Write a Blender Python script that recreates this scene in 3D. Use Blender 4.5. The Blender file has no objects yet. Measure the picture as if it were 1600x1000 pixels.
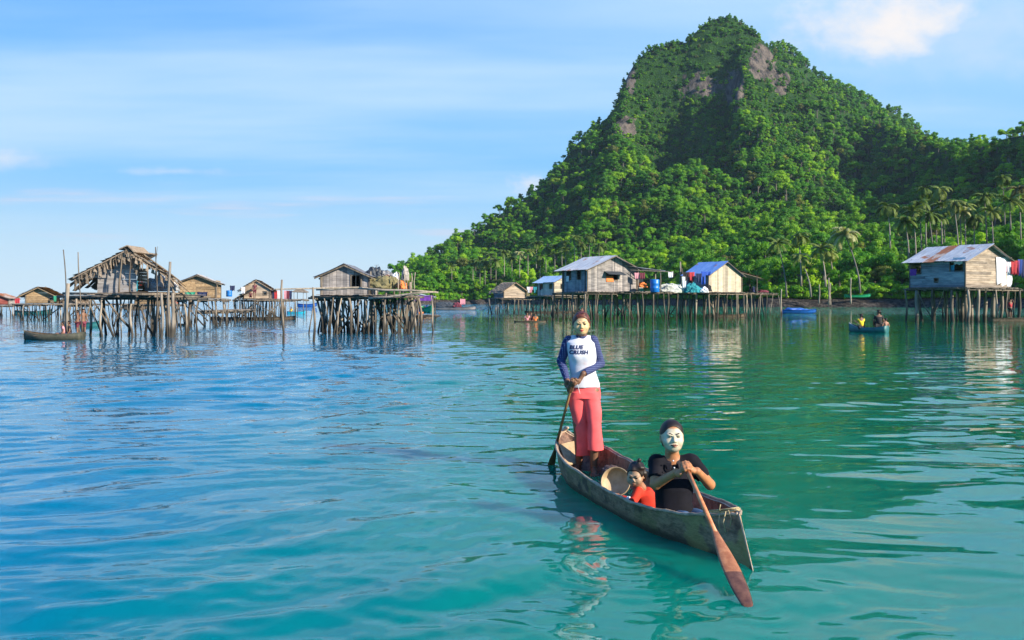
import bpy, bmesh, math, random
import numpy as np
from mathutils import Vector, Matrix, noise as mnoise
R = math.radians
SC = bpy.context.scene
COL = SC.collection
F, H, HZ = 1400.0, 1.65, 471.0          # focal length in photo pixels, eye height, horizon row
# ---------------------------------------------------------------- camera, sky, sun, exposure
cd = bpy.data.cameras.new('camera'); cam = bpy.data.objects.new('camera', cd); COL.objects.link(cam)
cam.location = (0, 0, H); cam.rotation_euler = (R(90), 0, 0)
cd.sensor_width = 36; cd.lens = F / 1600 * 36
cd.shift_y = (HZ - 500) / 1600
cd.clip_start = 0.1; cd.clip_end = 60000
SC.camera = cam
SUN = Vector((0.79, -0.50, 0.43)).normalized()
EL = math.asin(SUN.z); AZ = math.atan2(SUN.x, SUN.y)
sl = bpy.data.lights.new('sun', 'SUN'); so = bpy.data.objects.new('sun', sl); COL.objects.link(so)
sl.energy = 5.0; sl.angle = R(0.6); sl.color = (1.0, 0.90, 0.73)
so.rotation_euler = (-SUN).to_track_quat('-Z', 'Y').to_euler()
SC.view_settings.view_transform = 'Standard'; SC.view_settings.look = 'None'
SC.view_settings.exposure = 0.82; SC.view_settings.gamma = 1.0
SC.render.engine = 'CYCLES'
SC.cycles.use_denoising = True
SC.cycles.max_bounces = 6; SC.cycles.diffuse_bounces = 2; SC.cycles.glossy_bounces = 3
SC.cycles.transparent_max_bounces = 8; SC.cycles.caustics_reflective = False; SC.cycles.caustics_refractive = False

class NT:
    """tiny node-tree writer"""
    def __init__(s, tree): s.t = tree; s.n = tree.nodes; s.l = tree.links
    def node(s, kind, **kw):
        n = s.n.new(kind)
        for k, v in kw.items():
            if k == 'inp':
                for a, b in v.items():
                    if isinstance(b, bpy.types.NodeSocket): s.l.new(b, n.inputs[a])
                    else: n.inputs[a].default_value = b
            else: setattr(n, k, v)
        return n
    def math(s, op, a, b=0.0, c=0.0, clamp=False):
        n = s.n.new('ShaderNodeMath'); n.operation = op; n.use_clamp = clamp
        for i, v in enumerate((a, b, c)):
            if isinstance(v, bpy.types.NodeSocket): s.l.new(v, n.inputs[i])
            else: n.inputs[i].default_value = v
        return n.outputs[0]
    def vmath(s, op, a, b=(0, 0, 0), scale=None):
        n = s.n.new('ShaderNodeVectorMath'); n.operation = op
        for i, v in enumerate((a, b)):
            if isinstance(v, bpy.types.NodeSocket): s.l.new(v, n.inputs[i])
            else: n.inputs[i].default_value = v
        if scale is not None:
            if isinstance(scale, bpy.types.NodeSocket): s.l.new(scale, n.inputs['Scale'])
            else: n.inputs['Scale'].default_value = scale
        return n.outputs['Value'] if op in ('LENGTH', 'DISTANCE', 'DOT_PRODUCT') else n.outputs[0]
    def mix(s, f, a, b, blend='MIX'):
        n = s.n.new('ShaderNodeMix'); n.data_type = 'RGBA'; n.blend_type = blend
        for k, v in ((0, f), (6, a), (7, b)):
            if isinstance(v, bpy.types.NodeSocket): s.l.new(v, n.inputs[k])
            else: n.inputs[k].default_value = v if k == 0 else ((*v, 1.0) if len(v) == 3 else v)
        return n.outputs[2]
    def noise(s, vec, scale, detail=3.0, rough=0.55, out=0):
        n = s.n.new('ShaderNodeTexNoise')
        if vec is not None: s.l.new(vec, n.inputs['Vector'])
        n.inputs['Scale'].default_value = scale; n.inputs['Detail'].default_value = detail; n.inputs['Roughness'].default_value = rough
        return n.outputs[out]
    def ramp(s, f, a, b, lo=0.0, hi=1.0, smooth=True):
        n = s.n.new('ShaderNodeMapRange'); n.interpolation_type = 'SMOOTHSTEP' if smooth else 'LINEAR'
        s.l.new(f, n.inputs[0])
        for i, v in enumerate((a, b, lo, hi)): n.inputs[i + 1].default_value = v
        return n.outputs[0]
    def mapping(s, vec, scale=(1, 1, 1), loc=(0, 0, 0), rot=(0, 0, 0)):
        n = s.n.new('ShaderNodeMapping'); s.l.new(vec, n.inputs[0])
        n.inputs['Location'].default_value = loc; n.inputs['Rotation'].default_value = rot; n.inputs['Scale'].default_value = scale
        return n.outputs[0]

world = bpy.data.worlds.new("World"); SC.world = world; world.use_nodes = True
w = NT(world.node_tree); w.n.clear()
sky = w.node('ShaderNodeTexSky'); sky.sky_type = 'NISHITA'; sky.sun_disc = False
sky.sun_elevation = EL; sky.sun_rotation = AZ; sky.air_density = 1.0; sky.dust_density = 0.9; sky.ozone_density = 3.2
tc = w.node('ShaderNodeTexCoord').outputs['Generated']
sx = w.node('ShaderNodeSeparateXYZ', inp={0: tc})
# cloud deck: the view direction projected on a high flat layer, stretched along the wind
zz = w.math('ADD', w.math('MAXIMUM', sx.outputs[2], 0.0), 0.07)
deck = w.node('ShaderNodeCombineXYZ', inp={0: w.math('DIVIDE', sx.outputs[0], zz), 1: w.math('DIVIDE', sx.outputs[1], zz), 2: 0.0}).outputs[0]
wisp = w.noise(w.mapping(deck, (0.22, 0.75, 1), (3.1, 1.7, 0), (0, 0, R(-14))), 1.0, 6, 0.52)
veil = w.noise(w.mapping(deck, (0.10, 0.22, 1), (7.1, 2.2, 0), (0, 0, R(20))), 1.0, 3, 0.5)
side = w.ramp(sx.outputs[0], -0.25, 0.45, 0.0, 0.42)
veilf = w.math('ADD', w.ramp(veil, 0.42, 0.72, 0.0, 0.42), side)
wispf = w.math('MULTIPLY', w.ramp(wisp, 0.44, 0.72, 0.0, 0.85), w.ramp(sx.outputs[2], 0.02, 0.2, 0.35, 1.0))
hazef = w.ramp(sx.outputs[2], 0.0, 0.15, 0.9, 0.0)
# low flat streaks near the horizon, and one cumulus at upper right
dirn = w.node('ShaderNodeCombineXYZ', inp={0: w.math('DIVIDE', sx.outputs[0], w.math('MAXIMUM', sx.outputs[1], 0.05)), 1: w.math('DIVIDE', sx.outputs[2], w.math('MAXIMUM', sx.outputs[1], 0.05)), 2: 0.0}).outputs[0]
streak = w.noise(w.mapping(dirn, (2.2, 26, 1), (0.4, 0.9, 0)), 1.0, 4, 0.6)
band = w.math('MULTIPLY', w.ramp(sx.outputs[2], 0.045, 0.075, 0, 1), w.ramp(sx.outputs[2], 0.15, 0.09, 0, 1))
streakf = w.math('MULTIPLY', w.math('MULTIPLY', w.ramp(streak, 0.50, 0.70, 0, 0.85), band), w.ramp(sx.outputs[1], 0.1, 0.4, 0, 1))
def puff(cx, cy, rx, ry, amt, ns):
    d = w.vmath('LENGTH', w.vmath('MULTIPLY', w.vmath('SUBTRACT', dirn, (cx, cy, 0)), (1 / rx, 1 / ry, 0)))
    nz = w.noise(w.mapping(dirn, (1, 1.5, 1), (cx * 3, 0, 0)), ns, 5, 0.6)
    v = w.math('ADD', d, w.math('MULTIPLY', w.math('SUBTRACT', nz, 0.5), -3.4))
    return w.math('MULTIPLY', w.ramp(v, 1.5, -0.2, 0, amt), w.ramp(sx.outputs[1], 0.05, 0.3, 0, 1))
pf = puff(0.42, 0.318, 0.085, 0.045, 1.0, 10)
pf = w.math('MAXIMUM', pf, puff(0.50, 0.29, 0.16, 0.05, 0.35, 6))
pf = w.math('MAXIMUM', pf, puff(0.02, 0.133, 0.02, 0.010, 0.5, 40))
pf = w.math('MAXIMUM', pf, puff(-0.38, 0.145, 0.05, 0.004, 0.3, 20))
pf = w.math('MAXIMUM', pf, puff(-0.57, 0.158, 0.05, 0.012, 0.4, 18))
zen = w.mix(w.ramp(sx.outputs[2], 0.0, 0.16), (2.9, 5.1, 6.6), (1.25, 3.8, 7.0))
zen = w.mix(w.ramp(sx.outputs[2], 0.14, 0.34), zen, (0.60, 2.7, 6.8))
zen = w.mix(w.ramp(sx.outputs[2], 0.34, 0.62), zen, (0.05, 1.55, 5.0))
skycol = w.mix(0.92, sky.outputs[0], zen)
low = w.ramp(sx.outputs[2], 0.40, 0.62, 1.0, 0.12)
c = w.mix(w.math('MULTIPLY', w.math('ADD', veilf, 0.04, clamp=True), low), skycol, (2.9, 4.9, 6.9))
c = w.mix(hazef, c, (4.5, 5.6, 6.4))
c = w.mix(w.math('MULTIPLY', wispf, low), c, (3.9, 5.4, 6.9))
c = w.mix(streakf, c, (4.9, 5.0, 6.0))
c = w.mix(pf, c, (6.5, 6.2, 6.1))
bg = w.node('ShaderNodeBackground', inp={0: c, 1: 0.087})
w.l.new(bg.outputs[0], w.node('ShaderNodeOutputWorld').inputs[0])

# ---------------------------------------------------------------- helpers
def P(px, py, Y):                      # point at distance Y that the photo shows at (px, py)
    return Vector(((px - 800) * Y / F, Y, H - (py - HZ) * Y / F))
def W(px, py):                         # point on the water
    Y = F * H / (py - HZ); return Vector(((px - 800) * Y / F, Y, 0.0))
def tag(o, label=None, cat=None, group=None, kind=None):
    if label: o['label'] = label
    if cat: o['category'] = cat
    if group: o['group'] = group
    if kind: o['kind'] = kind
    return o
def empty(name, loc=(0, 0, 0), rz=0.0):
    o = bpy.data.objects.new(name, None); COL.objects.link(o)
    o.location = loc; o.rotation_euler = (0, 0, rz); o.empty_display_size = 0.2
    return o
def link(name, me, parent=None):
    o = bpy.data.objects.new(name, me); COL.objects.link(o)
    if parent is not None: o.parent = parent
    return o
def np_mesh(name, V, Q, mats=(), smooth=False, midx=None):
    """mesh from numpy verts and an (n,4) or (n,3) index array"""
    V = np.asarray(V, np.float32); Q = np.asarray(Q, np.int32)
    me = bpy.data.meshes.new(name); n, k = Q.shape
    me.vertices.add(len(V)); me.vertices.foreach_set('co', V.ravel())
    me.loops.add(n * k); me.loops.foreach_set('vertex_index', Q.ravel())
    me.polygons.add(n); me.polygons.foreach_set('loop_start', np.arange(0, n * k, k, dtype=np.int32))
    me.polygons.foreach_set('loop_total', np.full(n, k, np.int32))
    if midx is not None: me.polygons.foreach_set('material_index', np.asarray(midx, np.int32))
    if smooth: me.polygons.foreach_set('use_smooth', np.ones(n, bool))
    for m in mats: me.materials.append(m)
    me.update(calc_edges=True); me.validate()
    return me
class MB:
    """collects boxes, bars and tubes, builds ONE mesh object"""
    def __init__(s): s.v = []; s.f = []; s.mi = []
    def face(s, pts, mi=0):
        b = len(s.v); s.v += [tuple(p) for p in pts]; s.f.append(tuple(range(b, b + len(pts)))); s.mi.append(mi)
    def hexa(s, p, mi=0):               # p: 4 bottom, 4 top corners
        b = len(s.v); s.v += [tuple(q) for q in p]
        for f in ((3, 2, 1, 0), (4, 5, 6, 7), (0, 1, 5, 4), (1, 2, 6, 5), (2, 3, 7, 6), (3, 0, 4, 7)):
            s.f.append(tuple(b + i for i in f)); s.mi.append(mi)
    def box(s, c, d, rz=0, mi=0, M=None):
        x, y, z = d[0] / 2, d[1] / 2, d[2] / 2; c = Vector(c); m = Matrix.Rotation(rz, 3, 'Z')
        if M is not None: m = M
        s.hexa([c + m @ Vector(q) for q in ((-x, -y, -z), (x, -y, -z), (x, y, -z), (-x, y, -z), (-x, -y, z), (x, -y, z), (x, y, z), (-x, y, z))], mi)
    def slab(s, a, b, c, d, t, mi=0):   # quad a,b,c,d given thickness t along its normal
        a, b, c, d = map(Vector, (a, b, c, d)); n = (b - a).cross(d - a).normalized() * t
        s.hexa([a, b, c, d, a + n, b + n, c + n, d + n], mi)
    def bar(s, a, b, wd, ht=None, up=(0, 0, 1), mi=0):
        a, b = Vector(a), Vector(b); d = (b - a).normalized(); up = Vector(up)
        x = d.cross(up)
        if x.length < 1e-4: x = d.cross(Vector((1, 0, 0)))
        x.normalize(); y = x.cross(d); hx, hy = x * wd / 2, y * (ht or wd) / 2
        s.hexa([a - hx - hy, a + hx - hy, a + hx + hy, a - hx + hy, b - hx - hy, b + hx - hy, b + hx + hy, b - hx + hy], mi)
    def tube(s, pts, r, n=6, mi=0, cap=True):
        pts = [Vector(p) for p in pts]; rs = r if isinstance(r, (list, tuple)) else [r] * len(pts)
        b = len(s.v); t0 = (pts[1] - pts[0]).normalized()
        x = t0.cross(Vector((0.3, 0.9, 0.1))).normalized()
        for i, p in enumerate(pts):
            t = (pts[min(i + 1, len(pts) - 1)] - pts[max(i - 1, 0)]).normalized()
            x = (x - t * x.dot(t)).normalized(); y = t.cross(x)
            for k in range(n):
                a = 2 * math.pi * k / n; s.v.append(tuple(p + (x * math.cos(a) + y * math.sin(a)) * rs[i]))
        for i in range(len(pts) - 1):
            for k in range(n):
                s.f.append((b + i * n + k, b + i * n + (k + 1) % n, b + (i + 1) * n + (k + 1) % n, b + (i + 1) * n + k)); s.mi.append(mi)
        if cap:
            s.f.append(tuple(b + k for k in reversed(range(n)))); s.mi.append(mi)
            e = b + (len(pts) - 1) * n; s.f.append(tuple(e + k for k in range(n))); s.mi.append(mi)
    def lathe(s, c, prof, n=16, mi=0, ax=None):
        m = ax or Matrix.Identity(3); c = Vector(c); b = len(s.v)
        for r, z in prof:
            for k in range(n):
                a = 2 * math.pi * k / n; s.v.append(tuple(c + m @ Vector((r * math.cos(a), r * math.sin(a), z))))
        for i in range(len(prof) - 1):
            for k in range(n):
                s.f.append((b + i * n + k, b + i * n + (k + 1) % n, b + (i + 1) * n + (k + 1) % n, b + (i + 1) * n + k)); s.mi.append(mi)
    def mesh(s, name, mats, smooth=False):
        me = bpy.data.meshes.new(name); me.from_pydata(s.v, [], s.f)
        for m in (mats if isinstance(mats, (list, tuple)) else [mats]): me.materials.append(m)
        me.polygons.foreach_set('material_index', s.mi)
        if smooth: me.polygons.foreach_set('use_smooth', [True] * len(s.f))
        me.update(); return me
    def build(s, name, mats, parent=None, smooth=False):
        return link(name, s.mesh(name, mats, smooth), parent)
def copy_tree(o, parent=None, kids=None):
    kids = kids if kids is not None else [c for c in bpy.data.objects if c.parent == o]
    c = o.copy(); COL.objects.link(c)
    if parent is not None: c.parent = parent
    for ch in kids: copy_tree(ch, c)
    return c

# ---------------------------------------------------------------- materials
MATS = {}
def new_mat(name):
    m = bpy.data.materials.new(name); m.use_nodes = True; t = NT(m.node_tree); t.n.clear()
    b = t.node('ShaderNodeBsdfPrincipled'); o = t.node('ShaderNodeOutputMaterial'); t.l.new(b.outputs[0], o.inputs[0])
    MATS[name] = m; return m, t, b, o
def mat_wood(name, c1, c2, scale=3.0, stretch=(1, 1, 8), rough=0.85, bump=0.3, dirt=0.35, wet=None):
    """weathered wood: grain noise, blotches, optional dark wet foot below a height"""
    m, t, b, o = new_mat(name)
    tc = t.node('ShaderNodeTexCoord').outputs['Object']
    pos = t.node('ShaderNodeNewGeometry').outputs['Position']
    st = tuple(1.0 / q for q in stretch)
    g = t.noise(t.mapping(tc, tuple(scale * 6 * q for q in st)), 1.0, 5, 0.65)
    bl = t.noise(pos, scale * 0.5, 3, 0.6)
    c = t.mix(t.ramp(g, 0.3, 0.7), c1, c2)
    c = t.mix(t.ramp(bl, 0.45, 0.75, 0, dirt), c, tuple(q * 0.35 for q in c1))
    rv = t.math('FRACT', t.math('ADD', t.node('ShaderNodeNewGeometry').outputs['Random Per Island'], t.node('ShaderNodeObjectInfo').outputs['Random']))
    c = t.mix(1.0, c, t.mix(rv, (0.62, 0.62, 0.64), (1.30, 1.24, 1.18)), 'MULTIPLY')
    if wet:
        z = t.node('ShaderNodeSeparateXYZ', inp={0: pos}).outputs[2]
        zn = t.math('ADD', z, t.math('MULTIPLY', t.math('SUBTRACT', bl, 0.5), wet * 0.8))
        c = t.mix(t.ramp(zn, wet, wet * 0.4, 0, 0.9), c, (0.030, 0.026, 0.020))
    t.l.new(c, b.inputs['Base Color']); b.inputs['Roughness'].default_value = rough
    bp = t.node('ShaderNodeBump', inp={'Height': g, 'Strength': bump, 'Distance': 0.02}); t.l.new(bp.outputs[0], b.inputs['Normal'])
    return m
def mat_plain(name, c, rough=0.6, var=0.25, scale=4.0, metal=0.0, trans=0.0):
    m, t, b, o = new_mat(name)
    pos = t.node('ShaderNodeTexCoord').outputs['Object']
    n = t.noise(pos, scale, 4, 0.6)
    cc = t.mix(t.ramp(n, 0.3, 0.7), tuple(q * (1 - var) for q in c), tuple(min(1, q * (1 + var)) for q in c))
    t.l.new(cc, b.inputs['Base Color']); b.inputs['Roughness'].default_value = rough; b.inputs['Metallic'].default_value = metal
    return m
def mat_leaf(name, c1, c2, c3, translucent=0.35):
    m, t, b, o = new_mat(name)
    rnd = t.node('ShaderNodeObjectInfo').outputs['Random']
    geo = t.node('ShaderNodeNewGeometry'); pos = geo.outputs['Position']
    n1 = t.noise(pos, 0.35, 2, 0.5); n2 = t.noise(pos, 0.018, 3, 0.5)
    c = t.mix(t.ramp(t.math('POWER', rnd, 2.6), 0.0, 0.85, smooth=False), tuple(q * .95 for q in c1), c2)
    c = t.mix(t.ramp(n2, 0.45, 0.70, 0, 0.4), c, c3)
    c = t.mix(t.ramp(n1, 0.3, 0.7, 0, 0.25), c, tuple(q * 0.45 for q in c1))
    r2 = t.math('FRACT', t.math('MULTIPLY', rnd, 17.31))
    c = t.mix(t.ramp(r2, 0.955, 0.975, 0, 0.6), c, (0.20, 0.13, 0.05))
    t.l.new(c, b.inputs['Base Color']); b.inputs['Roughness'].default_value = 0.55
    b.inputs['Specular IOR Level'].default_value = 0.25
    tr = t.node('ShaderNodeBsdfTranslucent', inp={0: t.mix(1.0, c, (1.3, 1.5, 0.6), 'MULTIPLY')})
    mx = t.node('ShaderNodeMixShader', inp={0: translucent, 1: b.outputs[0], 2: tr.outputs[0]})
    t.l.new(mx.outputs[0], o.inputs[0])
    return m
leaf_m = mat_leaf('leaf', (0.085, 0.270, 0.012), (0.360, 0.560, 0.016), (0.120, 0.370, 0.014))
leafdark_m = mat_leaf('leaf_dark', (0.055, 0.190, 0.018), (0.130, 0.320, 0.018), (0.070, 0.250, 0.016))
palm_m = mat_leaf('palm_leaf', (0.13, 0.20, 0.035), (0.25, 0.30, 0.07), (0.15, 0.23, 0.05), 0.3)
bark_m = mat_wood('bark', (0.10, 0.085, 0.07), (0.24, 0.21, 0.18), 0.8, (1, 1, 1), 0.9, 0.4, 0.4)
# ---------------------------------------------------------------- water
def make_water():
    rng = np.random.default_rng(5)
    pys = np.concatenate([np.linspace(1300, 1010, 90), np.linspace(1009.5, 520, 760), np.linspace(519.6, 476, 170), np.geomspace(4.8, 0.12, 26) + HZ])
    pxs = np.concatenate([-800 - np.geomspace(4000, 60, 24), np.linspace(-40 - 760, -100, 60), np.linspace(-98, 1700, 1150), np.linspace(1704, 2400, 60), 2400 + np.geomspace(60, 4000, 24)])
    Y = (F * H / (pys - HZ))[:, None] * np.ones(len(pxs))[None, :]
    X = (pxs - 800)[None, :] * Y / F
    dY = np.abs(np.gradient(Y[:, 0]))[:, None]; dX = Y * 1.6 / F
    Z = np.zeros_like(Y)
    # calm patches: a slow amplitude field
    def slow(fx, fy, seed):
        r = np.random.default_rng(seed); a = np.zeros_like(Y)
        for k in range(7):
            th = r.uniform(0, math.pi); q = r.uniform(.5, 1.6); ph = r.uniform(0, 6.28)
            a += np.sin(X * fx * q * math.cos(th) + Y * fy * q * math.sin(th) + ph)
        return a / 7
    left = 1 / (1 + np.exp((X / Y * F - 40 + 60 * slow(.3, .2, 3)) / 90))      # left side is livelier than the lee of the island
    amp = (0.40 + 0.82 * left) * (0.85 + 0.9 * slow(0.35, 0.25, 1))
    amp = np.clip(amp, 0.10, 1.5)
    wx = X + 0.30 * slow(1.1, .9, 11) * 3; wy = Y + 0.25 * slow(.8, 1.3, 12) * 3
    for k in range(96):
        lam = 0.15 * (11.0 ** rng.random()) ; kk = 2 * math.pi / lam
        th = math.pi / 2 + rng.normal(0.12, 0.46)
        kx, ky = kk * math.cos(th), kk * math.sin(th)
        steep = 0.0215 * (1.0 if lam > .35 else 0.85)
        a = steep / kk
        need = np.maximum(dY * abs(ky), dX * abs(kx)) / math.pi
        lod = np.clip(1.5 - 2.2 * need, 0, 1)
        if lod.max() <= 0: continue
        Z += a * lod * np.sin(kx * wx + ky * wy + rng.uniform(0, 6.28)) * amp
    # rings spreading from the paddle blades and the hull
    def ring(c, lam, r0, A, dec):
        d = np.hypot(X - c[0], Y - c[1]); ph = np.sin(2 * math.pi * (d - r0) / lam + 0.5 * np.sin(X * 2.1) + .4 * np.sin(Y * 3.3))
        need = np.maximum(dY, dX) * 2 / lam
        return A * ph * np.exp(-d / dec) * np.clip(d / 0.15, 0, 1) * np.clip(1.5 - 2.2 * need, 0, 1)
    a = W(1182, 948); b = W(857, 722); c = W(985, 880)
    Z += ring(a, 0.19, 0, 0.0014, 0.6) + ring(b, 0.17, 0, 0.0020, 0.5) + ring(c, 0.13, 0, 0.0022, 0.5)
    edge = np.clip((Y - 2.4) / 1.0, 0, 1); Z *= edge
    ny, nx = Y.shape
    V = np.stack([X, Y, Z], -1).reshape(-1, 3)
    i = np.arange(ny * nx).reshape(ny, nx)
    Q = np.stack([i[:-1, :-1], i[:-1, 1:], i[1:, 1:], i[1:, :-1]], -1).reshape(-1, 4)
    S = 30000.0; n = len(V)
    V = np.concatenate([V, np.array([[-S, -S, -.08], [S, -S, -.08], [S, S, -.08], [-S, S, -.08]])])
    Q = np.concatenate([Q, np.array([[n, n + 1, n + 2, n + 3]])])
    m, t, b_, o_ = new_mat('sea_water')
    geo = t.node('ShaderNodeNewGeometry'); pos = geo.outputs['Position']; nrm = geo.outputs['Normal']
    sp = t.node('ShaderNodeSeparateXYZ', inp={0: pos})
    px_ = sp.outputs[0]; py_ = sp.outputs[1]
    # shoal tints; blue to the left is sky reflection put into body colour
    dep = t.noise(t.mapping(pos, (0.35, 0.22, 0.3)), 1.0, 3, 0.5)
    body = t.mix(t.ramp(dep, 0.35, 0.68), (0.000, 0.135, 0.070), (0.000, 0.178, 0.112))
    near = t.ramp(py_, 12.0, 4.0)
    body = t.mix(t.math('MULTIPLY', near, 0.5), body, (0.000, 0.195, 0.165))
    body = t.mix(t.ramp(t.math('ADD', px_, t.math('MULTIPLY', dep, 3.0)), 2.6, -3.2, 0, 0.85), body, (0.000, 0.150, 0.310))
    t.l.new(body, b_.inputs['Base Color'])
    b_.subsurface_method = 'BURLEY'; b_.inputs['Subsurface Weight'].default_value = 1.0; b_.inputs['Subsurface Radius'].default_value = (0.5, 1.0, 1.0); b_.inputs['Subsurface Scale'].default_value = 0.55
    b_.inputs['IOR'].default_value = 1.33; b_.inputs['Roughness'].default_value = 0.012; b_.inputs['Specular Tint'].default_value = (0.30, 0.92, 1.0, 1)
    # fine chop as a normal tilt: faint near the eye, wind ruffled bands far off
    def tilt(scale, seedloc):
        c_ = t.noise(t.mapping(pos, scale, seedloc), 1.0, 2, 0.5, out=1)
        return t.vmath('SUBTRACT', c_, (0.5, 0.5, 0.5))
    dist = py_
    n1 = tilt((3.4, 8.5, 1), (0, 0, 0)); n2 = tilt((0.5, 1.5, 1), (3, 9, 0)); n3 = tilt((7, 15, 1), (3, 5, 0))
    ruf = t.noise(t.mapping(pos, (0.012, 0.03, 0.1), (2, 0, 0)), 1.0, 3, 0.6)
    a1 = t.ramp(dist, 9, 45, 0.03, 0.24)
    a2 = t.ramp(dist, 30, 140, 0.0, 0.10)
    wind = t.ramp(t.math('ADD', dist, t.math('MULTIPLY', ruf, 55)), 112, 150, 0.0, 1.1)
    lively = t.ramp(px_, 6, -25, 0.75, 1.25)
    v = t.vmath('ADD', t.vmath('SCALE', n1, scale=t.math('MULTIPLY', a1, lively)), t.vmath('SCALE', n2, scale=a2))
    v = t.vmath('ADD', v, t.vmath('SCALE', n1, scale=wind))
    v = t.vmath('ADD', v, t.vmath('SCALE', n3, scale=0.02))
    v = t.vmath('MULTIPLY', v, (0.7, 1.0, 0.0))
    nn = t.vmath('NORMALIZE', t.vmath('ADD', nrm, v))
    t.l.new(nn, b_.inputs['Normal'])
    me = np_mesh('water', V, Q, [m], smooth=True)
    o = link('water', me); tag(o, 'clear teal and blue lagoon water with gentle ripples', kind='structure')
    return o
make_water()

# ---------------------------------------------------------------- island terrain
RIDGE = [(480, 470), (600, 447), (640, 428), (660, 417), (700, 395), (740, 370), (780, 341), (820, 316), (850, 292), (875, 264), (900, 232), (940, 196), (962, 180),
         (975, 138), (990, 108), (1010, 84), (1040, 75), (1075, 70), (1086, 52), (1108, 36), (1135, 31), (1160, 42), (1190, 68), (1212, 98), (1250, 142),
         (1290, 160), (1340, 190), (1400, 208), (1440, 222), (1480, 238), (1505, 238), (1530, 234), (1570, 224), (1600, 218), (1700, 190), (1850, 160), (2100, 175), (2600, 190), (3200, 220), (4200, 260)]
RU = np.array([r[0] for r in RIDGE], float); RP = np.array([r[1] for r in RIDGE], float)
def ridge_y(u):  return np.interp(u, [480, 640, 900, 1000, 1130, 1350, 1500, 1600, 1800, 2600, 4200], [760, 800, 880, 900, 900, 850, 640, 560, 480, 380, 300])
def shore_y(u):  return np.interp(u, [480, 620, 760, 1000, 1200, 1430, 1600, 1900, 2600, 4200], [640, 470, 520, 420, 262, 250, 215, 190, 170, 170])
def prof(t):     return np.interp(t, [0, .12, .35, .55, .72, .84, .92, .97, 1], [0, .03, .125, .26, .42, .60, .80, .94, 1.0])
_ridge_h = lambda u: (HZ - np.interp(u, RU, RP)) * ridge_y(u) / F
def ter_h(u, t):
    """height above the water; u = bearing as a photo column, t = 0 at the shore, 1 on the ridge"""
    sh = 150 * np.clip(1 - t, 0, 1) ** 0.7 * np.exp(-((u - 1080) / 300) ** 2)
    sh2 = sh - 25 * np.exp(-((u - 1100) / 120) ** 2) * np.exp(-((t - .86) / .1) ** 2)
    hr = _ridge_h(u + sh2)
    back = np.clip(t - 1, 0, 1)
    h = hr * prof(np.clip(t, 0, 1)) * (1 - 0.9 * back) 
    return h
NU, NTT = 420, 150
def make_terrain():
    us = np.concatenate([np.linspace(592, 1660, 340), np.linspace(1670, 4200, NU - 340)])
    ts = np.concatenate([np.linspace(-0.03, 0.06, 22), np.linspace(0.07, 1.0, NTT - 34), np.linspace(1.02, 1.6, 12)])
    U, T = np.meshgrid(us, ts)
    Ys = shore_y(U); Yr = ridge_y(U)
    Yd = Ys + (Yr - Ys) * T; Xd = (U - 800) * Yd / F
    Z = ter_h(U, T)
    N = np.zeros_like(Z); N2 = np.zeros_like(Z)
    for a in range(U.shape[0]):
        for b in range(U.shape[1]):
            p = Vector((Xd[a, b], Yd[a, b], 0))
            N[a, b] = mnoise.fractal(p * 0.012, 1.0, 2.1, 4) ; N2[a, b] = mnoise.noise(p * 0.05)
    env = np.clip(T * 4, 0, 1) * np.clip((1.0 - T) * 5, 0.0, 1)
    Z = Z * (1 + 0.16 * N * env) + 9 * N * env + 2.0 * N2 * np.clip(T * 6, 0, 1) * np.clip((1.03 - T) * 8, 0.15, 1)
    gul = np.abs(np.sin(U / 36.0 + 3.0 * N)) - .6
    Z -= 9 * gul * env * np.clip((T - .2) * 2, 0, 1)
    # the cliff amphitheatre left of the summit spur
    sm = lambda x: np.clip(x, 0, 1) ** 2 * (3 - 2 * np.clip(x, 0, 1))
    uw = U + 10 * N
    Z -= 44 * sm((1160 - uw) / 22) * sm((uw - 950) / 90) * sm((T - .60) / .16) * sm((.99 - T) / .06)
    # rocky bank at the water's edge
    m = Yd - Ys
    bank = np.interp(m, [-12, 0, 3, 10, 25, 60], [-2.5, -0.3, 1.6, 3.0, 3.6, 4.5]) + 0.5 * N2
    Z = np.where(m < 60, np.maximum(Z * np.clip(m / 60, 0, 1) + bank, bank), Z + 4.5)
    Z = Z * sm((U - 592) / 30) - 4 * (1 - sm((U - 592) / 30)); Z[0] = -4
    return us, ts, Xd, Yd, Z
us, ts, TX, TY, TZ = make_terrain()
def ter_z(u, t):
    i = np.clip(np.interp(u, us, np.arange(len(us))), 0, len(us) - 1.001); j = np.clip(np.interp(t, ts, np.arange(len(ts))), 0, len(ts) - 1.001)
    i0 = np.asarray(i).astype(int); j0 = np.asarray(j).astype(int); a = i - i0; b = j - j0
    f = lambda A: (A[j0, i0] * (1 - a) + A[j0, i0 + 1] * a) * (1 - b) + (A[j0 + 1, i0] * (1 - a) + A[j0 + 1, i0 + 1] * a) * b
    return f(TX), f(TY), f(TZ)
ROCKS = [(1192, 98, 23, 30, .8), (1221, 128, 15, 22, .8), (1092, 134, 40, 18, 0), (978, 200, 16, 20, 0), (985, 125, 8, 26, 0), (1148, 140, 16, 30, 0)]
def rock_mask(X, Y, Z):
    px = 800 + X * F / Y; py = HZ - (Z - H) * F / Y; m = np.zeros_like(px)
    for cx, cy, rx, ry, _ in ROCKS:
        m = np.maximum(m, 1.25 - np.hypot((px - cx) / rx, (py - cy) / ry))
    return np.clip(m * 2, 0, 1) * (Y > 500)
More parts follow.
